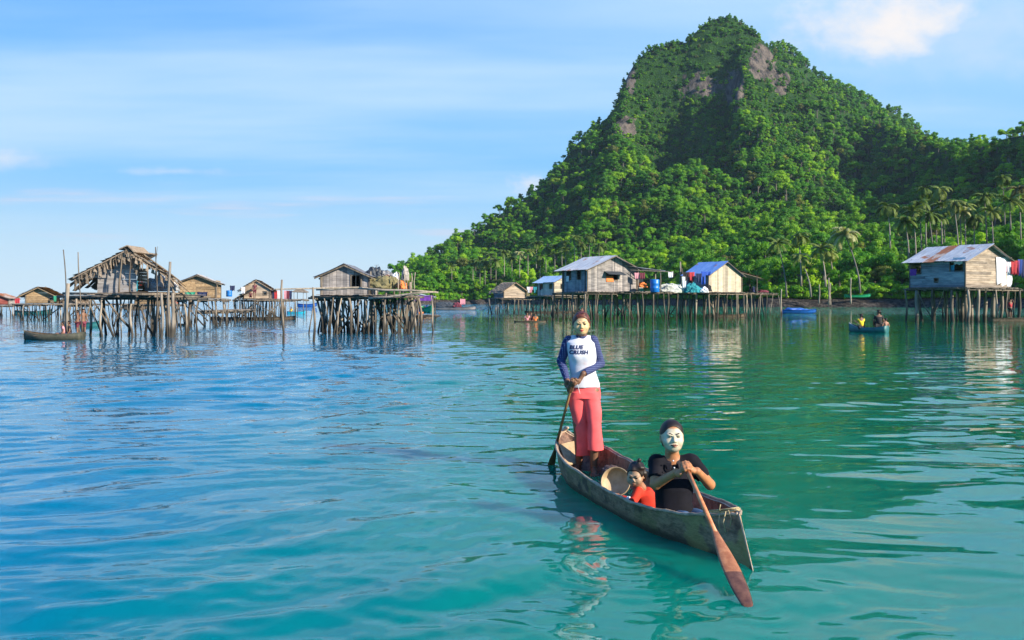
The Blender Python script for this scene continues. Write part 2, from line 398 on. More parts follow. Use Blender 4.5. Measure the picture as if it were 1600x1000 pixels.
def build_terrain():
    ny, nx = TX.shape; i = np.arange(ny * nx).reshape(ny, nx)
    Q = np.stack([i[:-1, :-1], i[:-1, 1:], i[1:, 1:], i[1:, :-1]], -1).reshape(-1, 4)
    m, t, b, o = new_mat('island_ground')
    pos = t.node('ShaderNodeNewGeometry').outputs['Position']; z = t.node('ShaderNodeSeparateXYZ', inp={0: pos}).outputs[2]
    nn = t.noise(pos, 0.12, 6, 0.7); rk = t.node('ShaderNodeAttribute', attribute_name='rock').outputs['Fac']
    c = t.mix(t.ramp(nn, 0.35, 0.65), (0.016, 0.048, 0.012), (0.034, 0.092, 0.014))
    strat = t.noise(t.mapping(pos, (0.16, 0.16, 0.035)), 1.0, 8, 0.75)
    rockc = t.mix(t.ramp(strat, 0.38, 0.62), (0.035, 0.034, 0.036), (0.19, 0.155, 0.13))
    c = t.mix(t.ramp(t.math('ADD', rk, t.math('MULTIPLY', t.math('SUBTRACT', nn, 0.5), 3.0)), 0.55, 0.65), c, rockc)
    fine = t.noise(pos, 0.9, 6, 0.7)
    shore = t.mix(t.ramp(fine, 0.4, 0.65), (0.030, 0.027, 0.026), (0.145, 0.125, 0.11))
    zz_ = t.math('ADD', z, t.math('MULTIPLY', t.math('SUBTRACT', fine, 0.5), 3.0))
    c = t.mix(t.ramp(zz_, 3.9, 3.0), c, shore)
    t.l.new(c, b.inputs['Base Color']); b.inputs['Roughness'].default_value = 0.95; b.inputs['Specular IOR Level'].default_value = 0.15
    bp = t.node('ShaderNodeBump', inp={'Height': t.math('ADD', strat, fine), 'Strength': 0.9, 'Distance': 2.0}); t.l.new(bp.outputs[0], b.inputs['Normal'])
    me = np_mesh('island_hill', np.stack([TX, TY, TZ], -1).reshape(-1, 3), Q, [m], smooth=True)
    at = me.attributes.new('rock', 'FLOAT', 'POINT'); at.data.foreach_set('value', rock_mask(TX, TY, TZ).ravel().astype(np.float32))
    tag(link('island_hill', me), 'steep jungle covered island peak rising from a rocky shore', kind='structure')
    # the shoulder behind the summit
    pts = [(1120, 120), (1180, 90), (1205, 70), (1235, 78), (1262, 108), (1290, 126), (1340, 148), (1400, 180), (1440, 206), (1475, 224), (1510, 235), (1560, 240), (1650, 250)]
    uu = np.linspace(1120, 1650, 110); pp = np.interp(uu, [q[0] for q in pts], [q[1] for q in pts]); tt = np.linspace(0, 1.5, 40)
    U, T = np.meshgrid(uu, tt); PP = np.interp(U, uu, pp); Yd = 880 + 220 * T; Xd = (U - 800) * Yd / F
    top = (HZ - PP) * 1100 / F; Z = top * (1 - 0.75 * np.abs(1 - T) ** 1.3)
    N = np.array([[mnoise.fractal(Vector((Xd[a, b], Yd[a, b], 3)) * 0.02, 1, 2, 3) for b in range(Z.shape[1])] for a in range(Z.shape[0])])
    Z = Z + 1 + 5 * N
    ny, nx = Z.shape; i = np.arange(ny * nx).reshape(ny, nx); Q = np.stack([i[:-1, :-1], i[:-1, 1:], i[1:, 1:], i[1:, :-1]], -1).reshape(-1, 4)
    me2 = np_mesh('rear_hill', np.stack([Xd, Yd, Z], -1).reshape(-1, 3), Q, [m], smooth=True)
    at = me2.attributes.new('rock', 'FLOAT', 'POINT')
    tag(link('rear_hill', me2), 'second wooded shoulder standing behind the summit', kind='structure')
    # headland that closes the bay on the right, outside the frame, and keeps the low sun off the lower right slope
    uu = np.linspace(-1, 1, 60); U, V_ = np.meshgrid(uu, uu)
    cx, cy, hx, hy = 372, 118, 150, 165
    X2 = cx + U * hx; Y2 = cy + V_ * hy
    rr = np.sqrt(U ** 2 + V_ ** 2); Z2 = 132 * np.clip(1 - rr ** 1.5, -0.05, 1)
    N = np.array([[mnoise.fractal(Vector((X2[a, b], Y2[a, b], 3)) * 0.015, 1, 2, 3) for b in range(60)] for a in range(60)])
    Z2 = Z2 * (1 + .25 * N)
    i = np.arange(3600).reshape(60, 60); Q = np.stack([i[:-1, :-1], i[:-1, 1:], i[1:, 1:], i[1:, :-1]], -1).reshape(-1, 4)
    me3 = np_mesh('headland_hill', np.stack([X2, Y2, Z2], -1).reshape(-1, 3), Q, [m], smooth=True)
    me3.attributes.new('rock', 'FLOAT', 'POINT')
    tag(link('headland_hill', me3), 'wooded headland closing the bay', kind='structure')
    return (Xd, Yd, Z), (X2, Y2, Z2)
REAR, HEAD = build_terrain()

# ---------------------------------------------------------------- trees
def ico(sub):
    bm = bmesh.new(); bmesh.ops.create_icosphere(bm, subdivisions=sub, radius=1.0)
    v = [x.co.copy() for x in bm.verts]; f = [tuple(q.index for q in x.verts) for x in bm.faces]; bm.free(); return v, f
ICO1 = ico(1)
def leaf_quads(mb, c, rad, n, size, rng, squash=0.75, mi=0):
    for _ in range(n):
        th = rng.uniform(0, 2 * math.pi); z = rng.uniform(-0.45, 1.0); q = math.sqrt(max(0, 1 - z * z))
        d = Vector((q * math.cos(th), q * math.sin(th), z))
        p = c + Vector((d.x * rad, d.y * rad, d.z * rad * squash)) * rng.uniform(0.78, 1.22)
        nrm = (d + Vector((rng.gauss(0, .28), rng.gauss(0, .28), rng.gauss(0.15, .28)))).normalized()
        x = nrm.cross(Vector((rng.gauss(0, 1), rng.gauss(0, 1), rng.gauss(0, 1)))).normalized(); y = nrm.cross(x)
        a = size * rng.uniform(.6, 1.3); b_ = a * rng.uniform(.45, .8)
        mb.face([p - x * a * .5, p - y * b_ * .5 + nrm * a * .08, p + x * a * .55, p + y * b_ * .5 - x * a * .1], mi)
def crown_mesh(seed, kind):
    rng = random.Random(seed); mb = MB()
    if kind == 'round': nl, rx, rz, z0 = 15, 3.2, 3.0, 4.6
    elif kind == 'flat': nl, rx, rz, z0 = 15, 4.3, 1.5, 6.6
    elif kind == 'tall': nl, rx, rz, z0 = 15, 2.2, 4.6, 6.0
    else: nl, rx, rz, z0 = 9, 2.7, 1.5, 1.6
    for k in range(nl):
        th = rng.uniform(0, 6.283); q = math.sqrt(rng.random())
        zt = rng.uniform(-1, 1)
        ww = math.sqrt(max(0.1, 1 - zt * zt * .8))
        c = Vector((math.cos(th) * q * rx * ww, math.sin(th) * q * rx * ww, z0 + zt * rz))
        r = rng.uniform(1.0, 1.75) * (0.85 if kind != 'flat' else .95)
        b = len(mb.v)
        for v in ICO1[0]:
            s_ = r * 0.77 * (1 + rng.uniform(-.22, .22)); mb.v.append((c.x + v.x * s_, c.y + v.y * s_, c.z + v.z * s_ * .7))
        for f in ICO1[1]: mb.f.append(tuple(b + i for i in f)); mb.mi.append(0)
        leaf_quads(mb, c, r * rng.uniform(.85, 1.1), 125, 0.56, rng)
    return mb
def trunk_mb(seed, h, r=0.28, lean=0.5, limbs=4):
    rng = random.Random(seed); mb = MB(); lx, ly = rng.uniform(-lean, lean), rng.uniform(-lean, lean)
    pts = [Vector((lx * (k / 4) ** 1.6 + rng.uniform(-.08, .08), ly * (k / 4) ** 1.6, -1.5 + (h + 1.5) * k / 4)) for k in range(5)]
    mb.tube(pts, [r * 1.35, r, r * .85, r * .7, r * .4], 6)
    for k in range(limbs):
        a = rng.uniform(0, 6.283); p0 = pts[2].lerp(pts[4], rng.uniform(.1, .7)); L = rng.uniform(1.4, 2.8)
        p1 = p0 + Vector((math.cos(a) * L * .5, math.sin(a) * L * .5, L * .45)); p2 = p0 + Vector((math.cos(a) * L, math.sin(a) * L, L * .9))
        mb.tube([p0, p1, p2], [r * .45, r * .3, r * .12], 5)
    return mb
KINDS = [('round', 5.6), ('flat', 7.0), ('tall', 8.0), ('round', 5.6), ('tall', 8.0), ('bush', 1.6), ('flat', 7.0), ('round', 5.6)]
CROWNS = []; TRUNKS = []; FULL = bpy.data.collections.new('forest_sources')
for k, (kd, hh) in enumerate(KINDS):
    lm = leafdark_m if k in (0, 4) else leaf_m
    mb = crown_mesh(40 + k, kd); CROWNS.append(mb.mesh('crown', [lm, leafdark_m]))
    tb = trunk_mb(90 + k, hh, limbs=4); TRUNKS.append(tb.mesh('trunk', [bark_m]))
    fb = MB(); fb.v = mb.v + tb.v; fb.f = mb.f + [tuple(i + len(mb.v) for i in f) for f in tb.f]; fb.mi = mb.mi + [2] * len(tb.f)
    o = bpy.data.objects.new('forest_tree_%d' % k, fb.mesh('forest_tree', [lm, leafdark_m, bark_m])); FULL.objects.link(o)
def scatter(name, pts, rz, sc, idx, label):
    me = bpy.data.meshes.new(name); me.vertices.add(len(pts)); me.vertices.foreach_set('co', np.asarray(pts, np.float32).ravel())
    for an, ty, dat in (('rz', 'FLOAT', rz), ('sc', 'FLOAT', sc), ('idx', 'INT', idx)):
        at = me.attributes.new(an, ty, 'POINT'); at.data.foreach_set('value', np.asarray(dat, np.float32 if ty == 'FLOAT' else np.int32))
    o = link(name, me); tag(o, label, kind='stuff')
    g = bpy.data.node_groups.new(name, 'GeometryNodeTree')
    g.interface.new_socket('Geometry', in_out='INPUT', socket_type='NodeSocketGeometry'); g.interface.new_socket('Geometry', in_out='OUTPUT', socket_type='NodeSocketGeometry')
    t = NT(g); gi = t.node('NodeGroupInput'); go = t.node('NodeGroupOutput')
    ci = t.node('GeometryNodeCollectionInfo', transform_space='ORIGINAL'); ci.inputs['Collection'].default_value = FULL; ci.inputs['Separate Children'].default_value = True; ci.inputs['Reset Children'].default_value = True
    def attr(nm, ty):
        n = t.node('GeometryNodeInputNamedAttribute', data_type=ty); n.inputs['Name'].default_value = nm; return n.outputs['Attribute']
    rot = t.node('ShaderNodeCombineXYZ', inp={2: attr('rz', 'FLOAT')}).outputs[0]
    iop = t.node('GeometryNodeInstanceOnPoints'); iop.inputs['Pick Instance'].default_value = True
    t.l.new(gi.outputs[0], iop.inputs['Points']); t.l.new(ci.outputs[0], iop.inputs['Instance']); t.l.new(attr('idx', 'INT'), iop.inputs['Instance Index'])
    t.l.new(rot, iop.inputs['Rotation']); t.l.new(attr('sc', 'FLOAT'), iop.inputs['Scale']); t.l.new(iop.outputs[0], go.inputs[0])
    md = o.modifiers.new('scatter', 'NODES'); md.node_group = g
    return o
def plant_forest():
    rng = np.random.default_rng(21); out = []
    # candidates uniform over the ground: bearing x depth, thinned by area, rejected where too close
    n = 146000
    u = 590 + rng.random(n) ** 0.8 * 1500; t = rng.random(n) * 1.06
    u[-42000:] = rng.uniform(930, 1270, 42000); t[-42000:] = rng.uniform(.6, 1.03, 42000)
    X, Y, Z = ter_z(u, t)
    area = Y * (ridge_y(u) - shore_y(u)); keep = rng.random(n) < area / area.max() * np.where(u > 1750, .5, 1)
    keep[-42000:] = True
    m = (Y - shore_y(u)) > 9
    rk = (rock_mask(X, Y, Z) > 0.4) & (rng.random(n) < .975)
    keep &= m & ~rk
    X, Y, Z, u, t = X[keep], Y[keep], Z[keep], u[keep], t[keep]
    tp = (Y < 285) & (u > 1190) & (u < 1620) & (rng.random(len(u)) < .72); X, Y, Z, u, t = X[~tp], Y[~tp], Z[~tp], u[~tp], t[~tp]
    cell = {}; sel = []
    for i in range(len(X)):
        dmin = 4.9 if Y[i] < 450 else 5.2
        if t[i] > .62 and 940 < u[i] < 1260: dmin = 5.2 - 2.1 * min(1, (t[i] - .62) / .25)
        k = (int(X[i] // 8), int(Y[i] // 8)); ok = True
        for a in (-1, 0, 1):
            for b in (-1, 0, 1):
                for j in cell.get((k[0] + a, k[1] + b), ()):
                    if (X[i] - X[j]) ** 2 + (Y[i] - Y[j]) ** 2 < dmin ** 2: ok = False
        if ok: cell.setdefault(k, []).append(i); sel.append(i)
    return X[sel], Y[sel], Z[sel], u[sel], t[sel]
FX, FY, FZ, FU, FT = plant_forest()
rng = np.random.default_rng(4)
nF = len(FX); fsc = 0.66 + 0.90 * rng.random(nF) ** 1.8 * np.where(rng.random(nF) < .08, 1.35, 1.0)
high = (FT > .84) & (FU > 940) & (FU < 1260); fsc[high] *= 0.75
edge_ = (FT > .95); fsc[edge_] *= 0.85
fidx = rng.integers(0, 8, nF); fidx[rock_mask(FX, FY, FZ) > .3] = 5
fidx[high] = np.where(rng.random(high.sum()) < .6, 5, 0)
frz = rng.uniform(0, 6.28, nF)
# the nearest trees of the wood are things of their own
inview = (FU > 590) & (FU < 1625)
score = np.where(inview, 1.0 / FY, 0) * (1 + .15 * fsc)
near = np.argsort(-score)[:235]; isnear = np.zeros(nF, bool); isnear[near] = True
scatter('forest', np.stack([FX, FY, FZ], -1)[~isnear], frz[~isnear], fsc[~isnear], fidx[~isnear], 'dense tropical rainforest covering the island mountain')
LAND = [(665, 'right of the crowded platform'), (712, 'behind the bow of the long grey boat'), (748, 'behind the pink sheet of the grey boat'), (785, 'behind the left side of the small thatched hut'), (822, 'behind the right side of the small thatched hut'), (865, 'above the light blue roof'), (905, 'above the left eave of the large grey house'), (960, 'above the awning window house'),
        (1000, 'above the right eave of the large grey house'), (1040, 'above the lean-to porch'), (1075, 'above the gap by the tallest pale pole'), (1110, 'above the bright blue roof'), (1150, 'above the plywood gable'), (1185, 'above the thatch lean-to'), (1225, 'above the end of the bare walkway'), (1265, 'above the bright blue covered boat'),
        (1300, 'behind the bare shore posts'), (1335, 'behind the bow of the green shore boat'), (1375, 'behind the stern of the green shore boat'), (1425, 'left of the rusty roofed house'), (1470, 'above the left end of the rusty roof'), (1510, 'above the middle of the rusty roof'), (1550, 'above the tan gable'), (1700, 'above the washing at the right edge')]
ORD = 'first second third fourth fifth sixth seventh eighth ninth tenth eleventh twelfth thirteenth fourteenth fifteenth sixteenth seventeenth eighteenth nineteenth twentieth'.split()
ORD += ['twenty-' + q for q in ORD[:9]] + ['thirtieth'] + ['thirty-' + q for q in ORD[:9]] + ['fortieth'] + ['forty-' + q for q in ORD[:9]]
KLAB = ['dark rounded tree', 'spreading flat topped tree', 'tall narrow tree', 'bright green rounded tree', 'dark columnar tree', 'leafy bush', 'wide umbrella tree', 'mid green rounded tree']
bins = {}
for i in near[np.argsort(FY[near])]:
    k = int(fidx[i]); r = next(j for j, q in enumerate(LAND) if FU[i] < q[0]); bins.setdefault(r, []).append(i); n_ = len(bins[r]) - 1
    e = empty('bush' if k == 5 else 'broadleaf_tree', (FX[i], FY[i], FZ[i]), frz[i]); e.scale = (fsc[i],) * 3
    tag(e, KLAB[k] + ', ' + ORD[min(n_, 48)] + ' from the water, ' + LAND[r][1], 'bush' if k == 5 else 'tree', 'nearest trees of the shore wood')
    link('crown', CROWNS[k], e); link('trunk', TRUNKS[k], e)
# rear shoulder and headland woods
def more(Gd, n, s0, seed):
    r = np.random.default_rng(seed); X, Y, Z = Gd; ny, nx = X.shape; P_ = []
    for _ in range(n):
        a, b = r.uniform(0, ny - 1.01), r.uniform(0, nx - 1.01); a0, b0 = int(a), int(b); fa, fb = a - a0, b - b0
        f = lambda A: (A[a0, b0] * (1 - fb) + A[a0, b0 + 1] * fb) * (1 - fa) + (A[a0 + 1, b0] * (1 - fb) + A[a0 + 1, b0 + 1] * fb) * fa
        p = (f(X), f(Y), f(Z))
        if p[2] > 3: P_.append(p)
    n = len(P_); return P_, r.uniform(0, 6.28, n), r.uniform(.75, 1.2, n) * s0, r.integers(0, 8, n)
# low shrubs fringing the bank
ru = np.random.default_rng(77); nb = 1500
bu = 575 + ru.random(nb) * 1150; bt = (8 + ru.random(nb) ** 1.5 * 26) / (ridge_y(bu) - shore_y(bu))
bx, by, bz = ter_z(bu, bt)
scatter('bank_shrubs', np.stack([bx, by, bz], -1), ru.uniform(0, 6.28, nb), ru.uniform(.5, 1.15, nb), np.full(nb, 5), 'thick green shrubs along the top of the bank')
scatter('shoulder_forest', *more(REAR, 2600, 1.0, 8), 'rainforest on the shoulder behind the summit')
scatter('headland_forest', *more(HEAD, 1500, 1.3, 9), 'rainforest on the headland closing the bay')
def make_haze():
    m = bpy.data.materials.new('haze_air'); m.use_nodes = True; t = NT(m.node_tree); t.n.clear()
    v = t.node('ShaderNodeVolumePrincipled', inp={'Color': (0.62, 0.80, 1.0, 1), 'Density': 0.00006, 'Anisotropy': 0.2})
    t.l.new(v.outputs[0], t.node('ShaderNodeOutputMaterial').inputs['Volume'])
    mb = MB(); mb.box((150, 900, 158), (3600, 2400, 330)); o = mb.build('haze', m); tag(o, 'thin blue sea haze over the bay', kind='stuff')
make_haze()
# ---------------------------------------------------------------- materials of the village
grey_wood = mat_wood('grey_planks', (0.17, 0.16, 0.16), (0.40, 0.37, 0.36), 1.0, (6, 6, 1), 0.9, 0.3, 0.35)
grey_woodh = mat_wood('grey_boards', (0.25, 0.24, 0.24), (0.52, 0.49, 0.48), 1.0, (6, 6, 1), 0.9, 0.3, 0.4)
shaded_wood = mat_wood('shaded_boards', (0.14, 0.18, 0.24), (0.30, 0.34, 0.40), 1.0, (6, 6, 1), 0.9, 0.3, 0.5)  # for walls turned from the sun: bluish shade put into the board colour
tan_wood = mat_wood('tan_boards', (0.26, 0.205, 0.155), (0.46, 0.385, 0.31), 1.0, (6, 6, 1), 0.85, 0.3, 0.3)
ply = mat_wood('plywood', (0.42, 0.36, 0.27), (0.56, 0.50, 0.39), 0.6, (3, 3, 1), 0.8, 0.1, 0.15)
white_wood = mat_wood('pale_boards', (0.42, 0.40, 0.38), (0.62, 0.58, 0.55), 1.0, (6, 6, 1), 0.9, 0.2, 0.35)
stilt_m = mat_wood('stilt_wood', (0.085, 0.07, 0.055), (0.24, 0.20, 0.155), 1.3, (1, 1, 7), 0.92, 0.4, 0.5, wet=1.0)
pale_stilt = mat_wood('pale_stilt_wood', (0.20, 0.17, 0.135), (0.40, 0.35, 0.29), 1.3, (1, 1, 7), 0.92, 0.4, 0.4, wet=0.7)
deck_m = mat_wood('deck_wood', (0.15, 0.13, 0.115), (0.36, 0.32, 0.29), 1.0, (1, 1, 1), 0.9, 0.3, 0.5)
thatch_m = mat_wood('thatch', (0.22, 0.165, 0.12), (0.44, 0.345, 0.25), 1.6, (1, 1, 1), 0.95, 0.8, 0.5)
brown_thatch = mat_wood('woven_palm', (0.24, 0.16, 0.09), (0.40, 0.29, 0.17), 1.6, (1, 1, 1), 0.95, 0.8, 0.4)
def mat_metal(name, c1, c2, rust=0.3):
    m, t, b, o = new_mat(name)
    pos = t.node('ShaderNodeTexCoord').outputs['Object']
    n = t.noise(pos, 0.7, 5, 0.65); n2 = t.noise(t.mapping(pos, (4, 0.8, 0.8)), 1.0, 4, 0.6)
    c = t.mix(t.ramp(n2, 0.3, 0.7), c1, c2)
    c = t.mix(t.ramp(n, 0.62 - rust * .35, 0.72 - rust * .3), c, (0.36, 0.13, 0.045))
    t.l.new(c, b.inputs['Base Color']); b.inputs['Metallic'].default_value = 0.25; b.inputs['Roughness'].default_value = 0.5
    return m
zinc = mat_metal('zinc_sheet', (0.38, 0.40, 0.44), (0.58, 0.60, 0.64), 0.12)
oldzinc = mat_metal('old_zinc_sheet', (0.13, 0.13, 0.14), (0.24, 0.24, 0.26), 0.2)
bluezinc = mat_metal('blue_sheet', (0.10, 0.22, 0.55), (0.20, 0.34, 0.68), 0.0)
lightblue = mat_metal('light_blue_sheet', (0.26, 0.40, 0.62), (0.40, 0.55, 0.78), 0.0)
rusty = mat_metal('rusty_sheet', (0.46, 0.30, 0.20), (0.56, 0.50, 0.46), 0.6)
dark_in = mat_plain('dark_inside', (0.02, 0.018, 0.017), 0.9)
CL = {k: mat_plain('cloth_' + k, v, 0.85, 0.15, 6.0) for k, v in dict(white=(0.72, 0.72, 0.76), red=(0.50, 0.04, 0.05), blue=(0.03, 0.10, 0.50), navy=(0.02, 0.03, 0.09), cyan=(0.05, 0.45, 0.70),
      purple=(0.16, 0.04, 0.30), pink=(0.70, 0.30, 0.35), green=(0.04, 0.32, 0.18), yellow=(0.85, 0.60, 0.03), orange=(0.80, 0.22, 0.06), black=(0.015, 0.015, 0.018), olive=(0.19, 0.165, 0.08), maroon=(0.16, 0.03, 0.05), teal=(0.02, 0.25, 0.30)).items()}
barrel_m = mat_plain('blue_barrel', (0.01, 0.16, 0.55), 0.4, 0.1)
tarp_m = mat_plain('pale_tarp', (0.55, 0.56, 0.50), 0.6, 0.15)
darktarp = mat_plain('dark_tarp', (0.035, 0.045, 0.06), 0.6, 0.3)
boatblue = mat_plain('boat_blue', (0.01, 0.10, 0.42), 0.5, 0.2, 2)
boatgreen = mat_plain('boat_green', (0.01, 0.30, 0.13), 0.5, 0.25, 2)
boatteal = mat_plain('boat_teal', (0.02, 0.12, 0.13), 0.5, 0.3, 2)
boatwood = mat_wood('boat_wood', (0.09, 0.065, 0.045), (0.24, 0.18, 0.13), 1.0, (1, 1, 1), 0.8, 0.3, 0.4)
whitepaint = mat_plain('white_paint', (0.60, 0.62, 0.62), 0.5, 0.15)
skin_far = mat_plain('far_skin', (0.20, 0.10, 0.06), 0.6, 0.15)
hair_far = mat_plain('far_hair', (0.015, 0.012, 0.010), 0.6, 0.1)

# ---------------------------------------------------------------- poles, decks, walls, roofs
def pole_mb(a, b, r, rng, bend=0.06, n=6, seg=6, fork=False):
    mb = MB(); a, b = Vector(a), Vector(b); L = (b - a).length
    ph1, ph2 = rng.uniform(0, 6), rng.uniform(0, 6); pts = []; rs = []
    for i in range(seg + 1):
        f = i / seg; o = bend * math.sin(math.pi * f)
        pts.append(a.lerp(b, f) + Vector((math.sin(f * 4 + ph1) * o, math.sin(f * 3 + ph2) * o, 0)))
        rs.append(r * (1.1 - .35 * f) * rng.uniform(.88, 1.14))
    mb.tube(pts, rs, n)
    if fork:
        d = (b - a).normalized(); mb.tube([pts[-2], pts[-1] + Vector((r * 3, 0, r))], [r * .6, r * .35], 5)
    return mb
def stilts(root, P_list, zt, rng, r=0.075, parent_mats=(stilt_m, pale_stilt), pale=0.25, over=0.25, lean=0.18):
    """each stilt stands from the sea bed up to the deck"""
    for (x, y) in P_list:
        lx, ly = rng.gauss(0, lean), rng.gauss(0, lean * .6)
        rr = r * .85 * rng.uniform(.5, 1.45)
        mb = pole_mb((x + lx, y + ly, -0.7), (x, y, zt + rng.uniform(-.05, over)), rr, rng, bend=rng.uniform(.02, .12))
        mb.build('stilt', parent_mats[1] if rng.random() < pale else parent_mats[0], root, smooth=True)
def braces(root, segs, rng, r=0.04):
    for a, b in segs: pole_mb(a, b, r * rng.uniform(.8, 1.3), rng, bend=.05).build('brace', stilt_m, root, smooth=True)
def deck_part(root, x0, x1, y0, y1, z, rng, name='deck', planks='y', over=0.25, gap=.02, mat=None):
    mb = MB()
    if planks == 'y':
        x = x0
        while x < x1:
            wd = rng.uniform(.12, .22); mb.box((x + wd / 2, (y0 + y1) / 2 + rng.uniform(-over, over) * .5, z + rng.uniform(-.008, .02)), (wd - gap, (y1 - y0) + rng.uniform(-over, over), .03)); x += wd
    else:
        y = y0
        while y < y1:
            wd = rng.uniform(.12, .22); mb.box(((x0 + x1) / 2 + rng.uniform(-over, over) * .5, y + wd / 2, z + rng.uniform(-.008, .02)), ((x1 - x0) + rng.uniform(-over, over), wd - gap, .03)); y += wd
    mb.build(name, mat or deck_m, root)
    jb = MB(); n = max(2, int((y1 - y0) / 1.2))
    for i in range(n + 1):
        y = y0 + (y1 - y0) * i / n
        jb.tube([(x0 - rng.uniform(0, .5), y, z - .09), ((x0 + x1) / 2, y + .02, z - .10 + rng.uniform(-.02, .02)), (x1 + rng.uniform(0, .5), y, z - .09)], .055, 6)
    n = max(2, int((x1 - x0) / 1.5))
    for i in range(n + 1):
        x = x0 + (x1 - x0) * i / n
        jb.tube([(x, y0 - rng.uniform(0, .25), z - .19), (x, y1 + rng.uniform(0, .25), z - .19)], .05, 6)
    jb.build('deck_beams', stilt_m, root, smooth=True)
def wall_boards(root, name, O, U, L, hfun, mat, rng, horiz=False, holes=(), wd=0.17, t=0.03, N=None, z0=0.0):
    """boards on the plane O + U*s + Z*h, 0<s<L, h up to hfun(s); holes = (s0, s1, h0, h1)"""
    mb = MB(); O = Vector(O); U = Vector(U).normalized(); N = Vector(N)
    def piece(s0, s1, h0a, h0b, h1a, h1b):
        if s1 - s0 < .02 or max(h1a - h0a, h1b - h0b) < .02: return
        off = N * rng.uniform(0, .012)
        p = [O + U * s0 + Vector((0, 0, h0a)) + off, O + U * s1 + Vector((0, 0, h0b)) + off, O + U * s1 + Vector((0, 0, h1b)) + off, O + U * s0 + Vector((0, 0, h1a)) + off]
        q = [v + N * t for v in p]
        mb.hexa([p[0], p[1], q[1], q[0], p[3], p[2], q[2], q[3]])
    if not horiz:
        s = 0.0
        while s < L - .01:
            w_ = min(wd * rng.uniform(.75, 1.3), L - s); e = s + w_ - rng.uniform(.004, .014)
            cuts = [(z0 - rng.uniform(0, .06), None)]
            hs = sorted([h for h in holes if h[0] < (s + e) / 2 < h[1]], key=lambda h: h[2]); lo = z0 - rng.uniform(0, .05)
            for h in hs:
                piece(s, e, lo, lo, h[2], h[2]); lo = h[3]
            if rng.random() > .015: piece(s, e, lo, lo, hfun(s), hfun(e))
            s += w_
    else:
        h = z0; top = max(hfun(L * i / 40) for i in range(41))
        while h < top - .02:
            w_ = wd * rng.uniform(.8, 1.25); g = h + w_ - rng.uniform(.004, .016); mid = min((h + g) / 2, top - .01)
            ok = [L * i / 80 for i in range(81) if hfun(L * i / 80) > mid]
            if ok:
                a, b = ok[0] - (rng.uniform(0, .04)), ok[-1] + rng.uniform(0, .04); spans = [(a, b)]
                for q in holes:
                    if q[2] < mid < q[3]:
                        spans = [z for sp_ in spans for z in ((sp_[0], min(sp_[1], q[0])), (max(sp_[0], q[1]), sp_[1])) if z[1] - z[0] > .02]
                for a, b in spans:
                    ct = [a] + ([rng.uniform(a + .3 * (b - a), a + .7 * (b - a))] if b - a > 2.0 else []) + [b]
                    for c0, c1 in zip(ct[:-1], ct[1:]):
                        dz = rng.uniform(-.01, .01); piece(c0, c1 - .008, h + dz, h - dz, g + dz, g - dz)
            h += w_
    o = mb.build(name, mat, root); return o
def window_part(root, O, U, N, s0, s1, h0, h1, mat=None, cloth=None, awning=None):
    """frame, dark room behind the opening, optional curtain and awning"""
    O, U, N = Vector(O), Vector(U), Vector(N); Z = Vector((0, 0, 1)); mb = MB(); c = lambda s, h, d=.05: O + U * s + Z * h + N * d
    for a, b in ((c(s0 - .03, h0), c(s1 + .03, h0)), (c(s0 - .03, h1), c(s1 + .03, h1)), (c(s0, h0), c(s0, h1)), (c(s1, h0), c(s1, h1))): mb.bar(a, b, .06, .05, up=N)
    w_ = mb.build('window', mat or stilt_m, root)
    if cloth:
        m = MB(); k = 7
        for i in range(k):
            a, b = s0 + (s1 - s0) * .6 * i / k, s0 + (s1 - s0) * .6 * (i + 1) / k
            m.slab(c(a, h0 - .15, .08 + .03 * (i % 2)), c(b, h0 - .15, .08 + .03 * ((i + 1) % 2)), c(b, h0 + (h1 - h0) * .45, .07), c(a, h0 + (h1 - h0) * .45, .07), .01)
        m.build('curtain', cloth, w_)
    if awning:
        m = MB(); m.slab(c(s0 - .25, h1 + .05, .04), c(s1 + .35, h1 + .05, .04), c(s1 + .55, h1 - .28, .75), c(s0 - .2, h1 - .22, .7), .03); m.build('awning', awning, w_)
    return w_
def sheet_roof(root, name, A, B, C_, D, mats, rng, wsheet=0.85, thick=.012, ragged=.12, part='roof'):
    """corrugated sheets: A-B is the ridge, D-C the eave"""
    A, B, C_, D = map(Vector, (A, B, C_, D)); L = (B - A).length; n = max(1, int(L / wsheet)); mb = MB()
    nrm = (B - A).cross(D - A).normalized(); nrm = nrm if nrm.z > 0 else -nrm
    for i in range(n):
        f0, f1 = i / n, (i + 1.08) / n; mi = rng.randrange(len(mats)); lift = .012 * (i % 2) + rng.uniform(0, .02); e = rng.uniform(-ragged, ragged)
        K = 8; base = len(mb.v)
        rows = 4
        for r in range(rows + 1):
            for k in range(K * 2 + 1):
                f = f0 + (f1 - f0) * k / (K * 2); f = min(f, 1.02)
                top = A.lerp(B, f); bot = D.lerp(C_, f); v = r / rows * (1 + e / max(.5, (D - A).length))
                sag = -.03 * math.sin(math.pi * min(1, r / rows)) + rng.uniform(-.006, .006)
                p = top.lerp(bot, v) + nrm * (lift + (.016 if k % 2 else -.004) + sag); mb.v.append(tuple(p))
        for r in range(rows):
            for k in range(K * 2):
                a = base + r * (K * 2 + 1) + k; mb.f.append((a, a + 1, a + K * 2 + 2, a + K * 2 + 1)); mb.mi.append(mi)
    return mb.build(part, mats, root)
